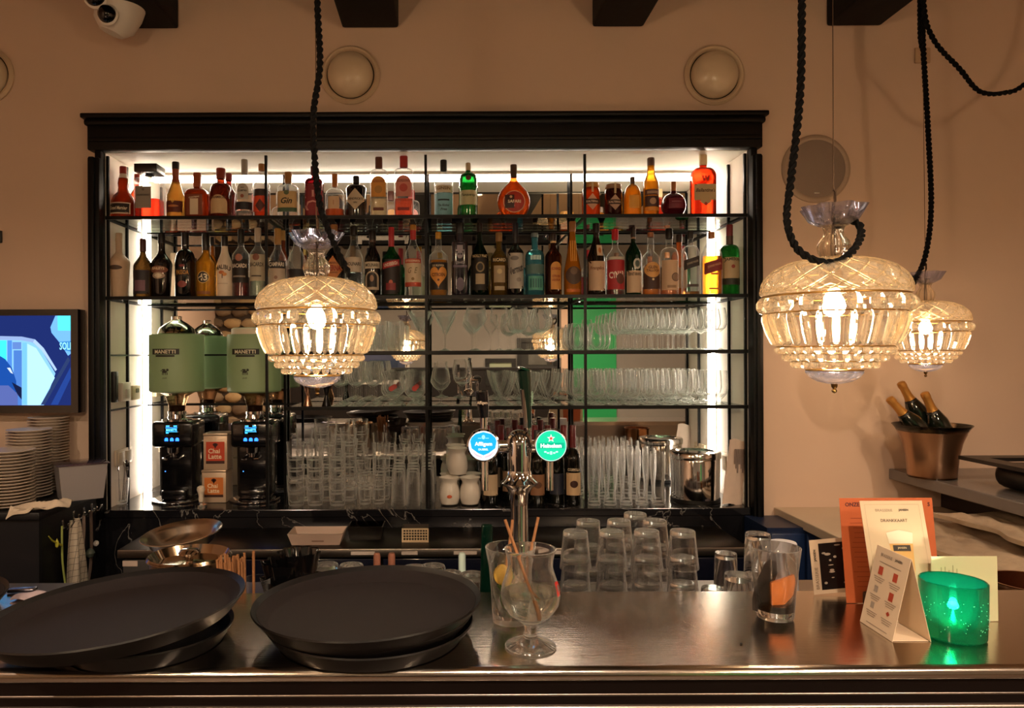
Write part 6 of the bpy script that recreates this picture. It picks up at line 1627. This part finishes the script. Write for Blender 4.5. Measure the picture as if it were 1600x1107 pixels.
# ================================================================== LEFT SIDE: plates, container, towels
LZ = 1.05
t = thing('side_cabinet', 'black side cabinet at the left carrying plate stacks', 'cabinet', (0, 0, 0))
cxr = -1.575
CF = 2.842
obj('top', join(rbox(XL + .002, cxr + .012, CF - .02, WALL - .1, LZ - .03, LZ, .004), box(XL + .002, fl - .012, WALL - .1, WALL - .002, LZ - .03, LZ)), pm('#0d0c10', .4), t)
obj('front_panel', box(XL + .01, cxr, CF, CF + .02, .05, LZ - .031), pm('#0b0b12', .5), t, smooth=False)
obj('side_panel', box(cxr - .02, cxr, CF + .021, WALL - .1, .05, LZ - .031), pm('#0d0d11', .45), t, smooth=False)
obj('body', box(XL + .01, cxr - .021, CF + .021, WALL - .1, .05, LZ - .031), pm('#0b0b0e', .5), t, smooth=False)
platem = pm('#d2c4b6', .35, coat=.2)
def plates(px_, D_, top_py, R_, label, grp):
    c = P(px_, 700, D_)
    n_ = int((P(px_, top_py, D_).z - LZ) / .0125)
    key = f'plate{R_}'
    if key not in PROTO:
        PROTO[key] = mesh(lathe([(0, 0), (R_ * .6, 0), (R_ * .62, .002), (R_ * .95, .009), (R_, .0115), (R_, .0135), (R_ * .96, .0135), (R_ * .62, .007), (0, .006)], 40), platem, True, 'plate')
    for k in range(n_):
        tag(obj('plate', PROTO[key], None, None, (c.x + random.uniform(-.0012, .0012), D_ + random.uniform(-.001, .001), LZ + .001 + k * .0125)), f"white plate, {'topmost' if k == n_ - 1 else ORD[n_ - 1 - k] + ' from the top'} of the {label}", 'plate', grp)
plates(13, 2.945, 703, .097, 'front stack on the cabinet', 'plates in the front stack')
plates(46, 3.135, 667, .0885, 'middle stack below the screen', 'plates in the middle stack')
plates(76, 3.308, 648, .084, 'rear stack by the wall', 'plates in the rear stack')
c = P(-6, 690, 3.15)
tag(obj('dark_jar', lathe(shell([(.055, 0), (.06, .004), (.06, .16), (.05, .19), (.052, .2)], .003, .005, 1), 28), tint('#4a3a30', .5), None, (c.x - .02, 3.14, LZ + .001)), 'dark glass jar behind the front plate stack', 'jar')
c = P(124, 745, 3.12)
t = thing('food_container', 'square frosted container with clear lid beside the plates', 'container', (c.x + .004, 3.12, LZ + .001), (0, 0, .62))
obj('tub', taper_box(.092, .079, .145, .84, .003), pm('#aaa5a6', .3, .35), t, smooth=False)
obj('lid', rbox(-.1, .1, -.087, .087, .146, .151, .002), tint('#a890a0', .25), t)
# towel on the cabinet edge
def cloth(nx, ny, fn, th=.004):
    V, Fc = [], []
    for i in range(nx + 1):
        for j in range(ny + 1):
            V.append(fn(i / nx, j / ny))
    for i in range(nx):
        for j in range(ny):
            a_ = i * (ny + 1) + j
            Fc.append((a_, a_ + ny + 1, a_ + ny + 2, a_ + 1))
    n0 = len(V)
    V += [(p[0], p[1] + th * .3, p[2] - th) for p in V]
    Fc += [tuple(n0 + q for q in reversed(f_)) for f_ in Fc[:nx * ny]]
    edge = [i * (ny + 1) for i in range(nx + 1)] + [nx * (ny + 1) + j for j in range(1, ny + 1)] + [i * (ny + 1) + ny for i in range(nx - 1, -1, -1)] + [j for j in range(ny - 1, 0, -1)]
    for a_, b_ in zip(edge, edge[1:] + edge[:1]): Fc.append((b_, a_, n0 + a_, n0 + b_))
    return V, Fc
p0, p1 = P(20, 790, 2.84), P(104, 768, 2.92)
def napkin(u, v):
    x = p0.x - .01 + (p1.x - p0.x + .03) * u + .012 * math.sin(5 * v)
    w = .105 - .035 * math.sin(PI * u) + .01 * u
    y = CF - .035 + .055 * u + w * (v - .15)
    z = LZ + .018 + .014 * math.sin(9 * u + 6 * v) * math.sin(PI * v) + .028 * math.exp(-((u - .86) / .14) ** 2) * math.sin(PI * v) + .005 * math.sin(15 * u + 11 * v)
    d = CF - .021 - y
    if d > 0: z = LZ + .014 - d * 1.1 + .006 * math.sin(11 * u); y = CF - .032 - .004 * math.sin(8 * u)
    return (x, y, z)
tag(obj('napkin', cloth(16, 10, napkin), pm('#d3c2ac', .8, bump=.3, bscale=200)), 'crumpled cream cloth napkin lying in front of the plates', 'cloth')
# hooks with towels
HX = cxr + .001
def on_side(px_, py_, off=.03):      # a point hanging just off the cabinet's right side
    D_ = (HX + off) * F / (px_ - PX)
    return P(px_, py_, D_)
def hook(px_, py_, label):
    c = on_side(px_, py_, 0)
    t = thing('coat_hook', label, 'hook', (HX - .001, c.y, c.z), (0, 0, PI / 2), group='hooks on the cabinet side')
    obj('plate', rbox(-.008, .008, -.003, 0, -.02, .02, .002), chrome, t)
    for s_ in (-1, 1):
        obj('prong', tube([(0, -.004, -.01), (s_ * .014, -.025, -.014), (s_ * .022, -.034, .004)], .0035, 8), chrome, t)
        obj('ball', lathe([(0, -.006), (.005, -.003), (.006, 0), (.005, .003), (0, .006)], 12), chrome, t, (s_ * .022, -.034, .008))
for px_, py_, lb in ((97, 820, 'chrome double hook at the left of the hanging towel'), (114, 806, 'chrome double hook carrying the checked towel'), (130, 800, 'chrome double hook carrying the strap'), (142, 794, 'chrome double hook at the right carrying the apron string')):
    hook(px_, py_, lb)
a0, a1 = on_side(101, 908), on_side(137, 908)
tp = on_side(115, 812)
def towel(u, v):
    w = .40 + .60 * v ** .7
    ym = tp.y + ((a0.y + a1.y) / 2 - tp.y) * v
    return (HX + .024 + .010 * math.sin(u * PI) + .010 * math.cos(u * 13) * (1 - .3 * v), ym + (u - .5) * (a1.y - a0.y) * w, tp.z + (a0.z - .06 - tp.z) * v)
def towel_mat():
    m, nt, out = new_mat('checked_towel')
    b = nt.nodes.new('ShaderNodeBsdfPrincipled'); b.inputs['Roughness'].default_value = .9
    tc = nt.nodes.new('ShaderNodeTexCoord'); br = nt.nodes.new('ShaderNodeTexBrick')
    mp = nt.nodes.new('ShaderNodeMapping'); mp.inputs['Rotation'].default_value = (.12, PI / 2, 0); mp.inputs['Scale'].default_value = (1, 1, 1)
    br.offset = 0; br.inputs['Scale'].default_value = 32; br.inputs['Mortar Size'].default_value = .03
    br.inputs['Brick Width'].default_value = .8; br.inputs['Row Height'].default_value = .8
    br.inputs['Color1'].default_value = lin('#cfc3b2'); br.inputs['Color2'].default_value = lin('#cfc3b2'); br.inputs['Mortar'].default_value = lin('#6d665e')
    nt.links.new(tc.outputs['Object'], mp.inputs[0]); nt.links.new(mp.outputs[0], br.inputs[0]); nt.links.new(br.outputs[0], b.inputs['Base Color']); nt.links.new(b.outputs[0], out.inputs[0])
    return m
tag(obj('dish_towel', cloth(20, 14, towel), towel_mat()), 'cream checked dish towel hanging from a hook on the black cabinet', 'towel')
def strap(pts, w, m, label, cat='strap', name='strap'):
    V, Fc = [], []
    for p in pts:
        V += [(p.x - w, p.y - .002, p.z), (p.x + w, p.y - .002, p.z), (p.x + w, p.y + .002, p.z), (p.x - w, p.y + .002, p.z)]
    for i in range(len(pts) - 1):
        for k in range(4): Fc.append((i * 4 + k, i * 4 + (k + 1) % 4, (i + 1) * 4 + (k + 1) % 4, (i + 1) * 4 + k))
    return tag(obj(name, (V, Fc), m), label, cat)
strap(smooth_path([on_side(q[0], q[1]) for q in ((97, 822), (97, 850), (98, 880), (102, 912))], 5), .0035, pm('#8f9a50', .6), 'thin yellow green lanyard hanging left of the towel')
strap(smooth_path([on_side(q[0], q[1]) for q in ((131, 806), (131, 830), (129, 860))], 5), .006, pm('#8d7a70', .7), 'grey brown strap hanging right of the towel')
ap_ = strap(smooth_path([on_side(q[0], q[1]) for q in ((142, 798), (143, 840), (142, 880), (138, 910))], 5), .006, pm('#5a4a42', .7), 'dark brown apron string hanging at the right hook')
tag(obj('rubber_bulb', lathe([(0, -.022), (.012, -.016), (.019, 0), (.012, .014), (0, .022)], 14), pm('#3d443c', .5), None, on_side(141, 864, .045)), 'dark grey rubber bulb hanging beside the apron string', 'bulb')
obj('plastic_clip', xf(lathe([(0, -.003), (.008, -.003), (.013, 0), (.008, .004), (0, .003)], 10), Matrix.Rotation(1.2, 4, 'X')), pm('#b9b4b0', .3), ap_, on_side(150, 849, .03), label='small pale plastic clip')
tag(obj('leaf_sprig', join(tube([on_side(76, 838), on_side(82, 845), on_side(96, 852)], .003, 6, True, lambda s_: .6 + s_), move(lathe([(0, -.02), (.006, -.012), (.007, .004), (0, .02)], 8), on_side(89, 849))), pm('#b5b23a', .5)), 'small yellow green sprig hanging from the lanyard', 'sprig')
# left rail details on the bar back
tag(obj('bottle_opener', rbox(-.03, .03, -.012, .012, 0, .008, .003), pm('#8d8a96', .25, 1), None, (P(40, 921, 1.735).x, 1.722, ZB + .001), (0, 0, .12)), 'flat steel bottle opener lying on the rail at the left', 'opener')
tag(obj('bar_cloth', cloth(10, 6, lambda u, v: (P(45, 930, 1.73).x + .09 * u, BB - .05 + .05 * v, ZB + .006 + .003 * math.sin(9 * u + 4 * v))), pm('#a5949a', .8)), 'thin grey bar cloth lying at the left rear edge of the bar', 'cloth')

# ================================================================== RIGHT SIDE
c = P(1458, 742, 3.16)
LTOP = 1.115
t = thing('champagne_bucket', 'copper toned champagne bucket with clear rim on the grey ledge', 'bucket', (P(1456, 740, 3.16).x, 3.16, LTOP + .001))
obj('body', lathe([(0, 0), (.088, 0), (.091, .004), (.099, .09), (.112, .15), (.130, .196), (.127, .196), (.109, .15), (.096, .09), (.087, .01), (0, .008)], 48), pm('#b08c70', .28, .95), t)
obj('clear_rim', lathe([(.1305, .196), (.138, .209), (.150, .224), (.148, .225), (.135, .210), (.1275, .197)], 48), pane('#e8dccb'), t)
obj('base', lathe([(0, -.0005), (.092, -.0005), (.0925, .006), (.0915, .006)], 40), pane('#d8ccbb'), t)
bprof = [(0, .09), (.040, .09), (.043, .094), (.043, .15), (.040, .18), (.028, .215), (.019, .235), (.0165, .25)]
def champ(px_, py_, ang, angy, dy, label):
    # px,py: top of the bottle
    tpos = P(px_, py_, 3.16 + dy)
    Rm = Matrix.Rotation(ang, 4, 'Y') @ Matrix.Rotation(angy, 4, 'X')
    base = tpos - (Rm @ Vector((0, 0, .315)))
    t = thing('champagne_bottle', label, 'bottle', base, Rm.to_euler(), 'champagne bottles in the bucket')
    obj('body', lathe(bprof, 28), pm('#0c120c', .08, coat=.5), t)
    obj('gold_foil', lathe([(.0225, .226), (.0198, .236), (.0175, .25), (.0165, .28), (.0165, .288), (.018, .292), (.018, .302), (.0165, .312), (.010, .316), (0, .316)], 24), pm('#c08a45', .35, .7), t)
    obj('neck_band', lathe([(.0262, .219), (.0236, .2265), (.0228, .2265)], 24), pm('#171210', .4), t)
champ(1389, 622, -.74, 0, -.01, 'gold topped champagne bottle leaning far left in the bucket')
champ(1407, 597, -.50, 0, .075, 'gold topped champagne bottle standing tallest in the bucket')
champ(1444, 613, -.42, .0, .0, 'gold topped champagne bottle at the right of the bucket')
# black bin on the ledge
t = thing('black_bin', 'black plastic tub with wide rim at the right end of the ledge', 'tub', (2.36, 2.72, LTOP + .001))
obj('tub', rbox(-.21, .25, -.22, .22, 0, .10, .045, 4), blackpl, t)
obj('rim', join(box(-.285, .30, -.29, -.22, .097, .112), box(-.285, .30, .22, .29, .097, .112), box(-.285, -.21, -.22, .22, .097, .112), box(.25, .30, -.22, .22, .097, .112)), pm('#100d0d', .4), t, smooth=False)
# folded linen on the side counter
lin_m = pm('#b09b82', .9, bump=.9, bscale=45, var=.25, vscale=18)
def linen(x0, x1, y0, y1, z, ph):
    def fn(u, v):
        ed = min(1, 6 * u, 6 * (1 - u), 8 * v, 8 * (1 - v))
        return (x0 + (x1 - x0) * u + .02 * math.sin(9 * v + ph) + .008 * math.sin(23 * v), y0 + (y1 - y0) * v + .02 * math.sin(7 * u + ph),
                z + (.012 * math.sin(8 * u + 13 * v + ph) + .009 * math.sin(21 * v + 5 * u) + .007 * math.sin(31 * u - 17 * v)) * ed)
    return cloth(28, 60, fn, .016)
tag(obj('folded_linen', linen(1.72, 2.24, 2.1, 3.05, .962, 0), lin_m), 'rumpled beige linen spread on the side counter, lower layer', 'cloth', 'linen on the side counter')
tag(obj('folded_linen', linen(1.92, 2.245, 2.15, 2.9, 1.018, 2), lin_m), 'rumpled beige linen folded on top beside the dark ledge panel', 'cloth', 'linen on the side counter')
# copper pot at the far right of the bar
c = P(1612, 905, 1.75)
t = thing('copper_pan', 'copper coloured pan cut off at the right edge behind the bar', 'pan', (P(1622, 905, 1.85).x, 1.87, .941))
obj('pan', lathe([(0, 0), (.085, 0), (.088, .004), (.092, .12), (.096, .128), (.09, .128), (.086, .01), (0, .008)], 48), pm('#b5825c', .22, 1), t)
obj('rim_ring', lathe([(.090, .118), (.0965, .12), (.0965, .126)], 48), pm('#c89a78', .2, 1), t)
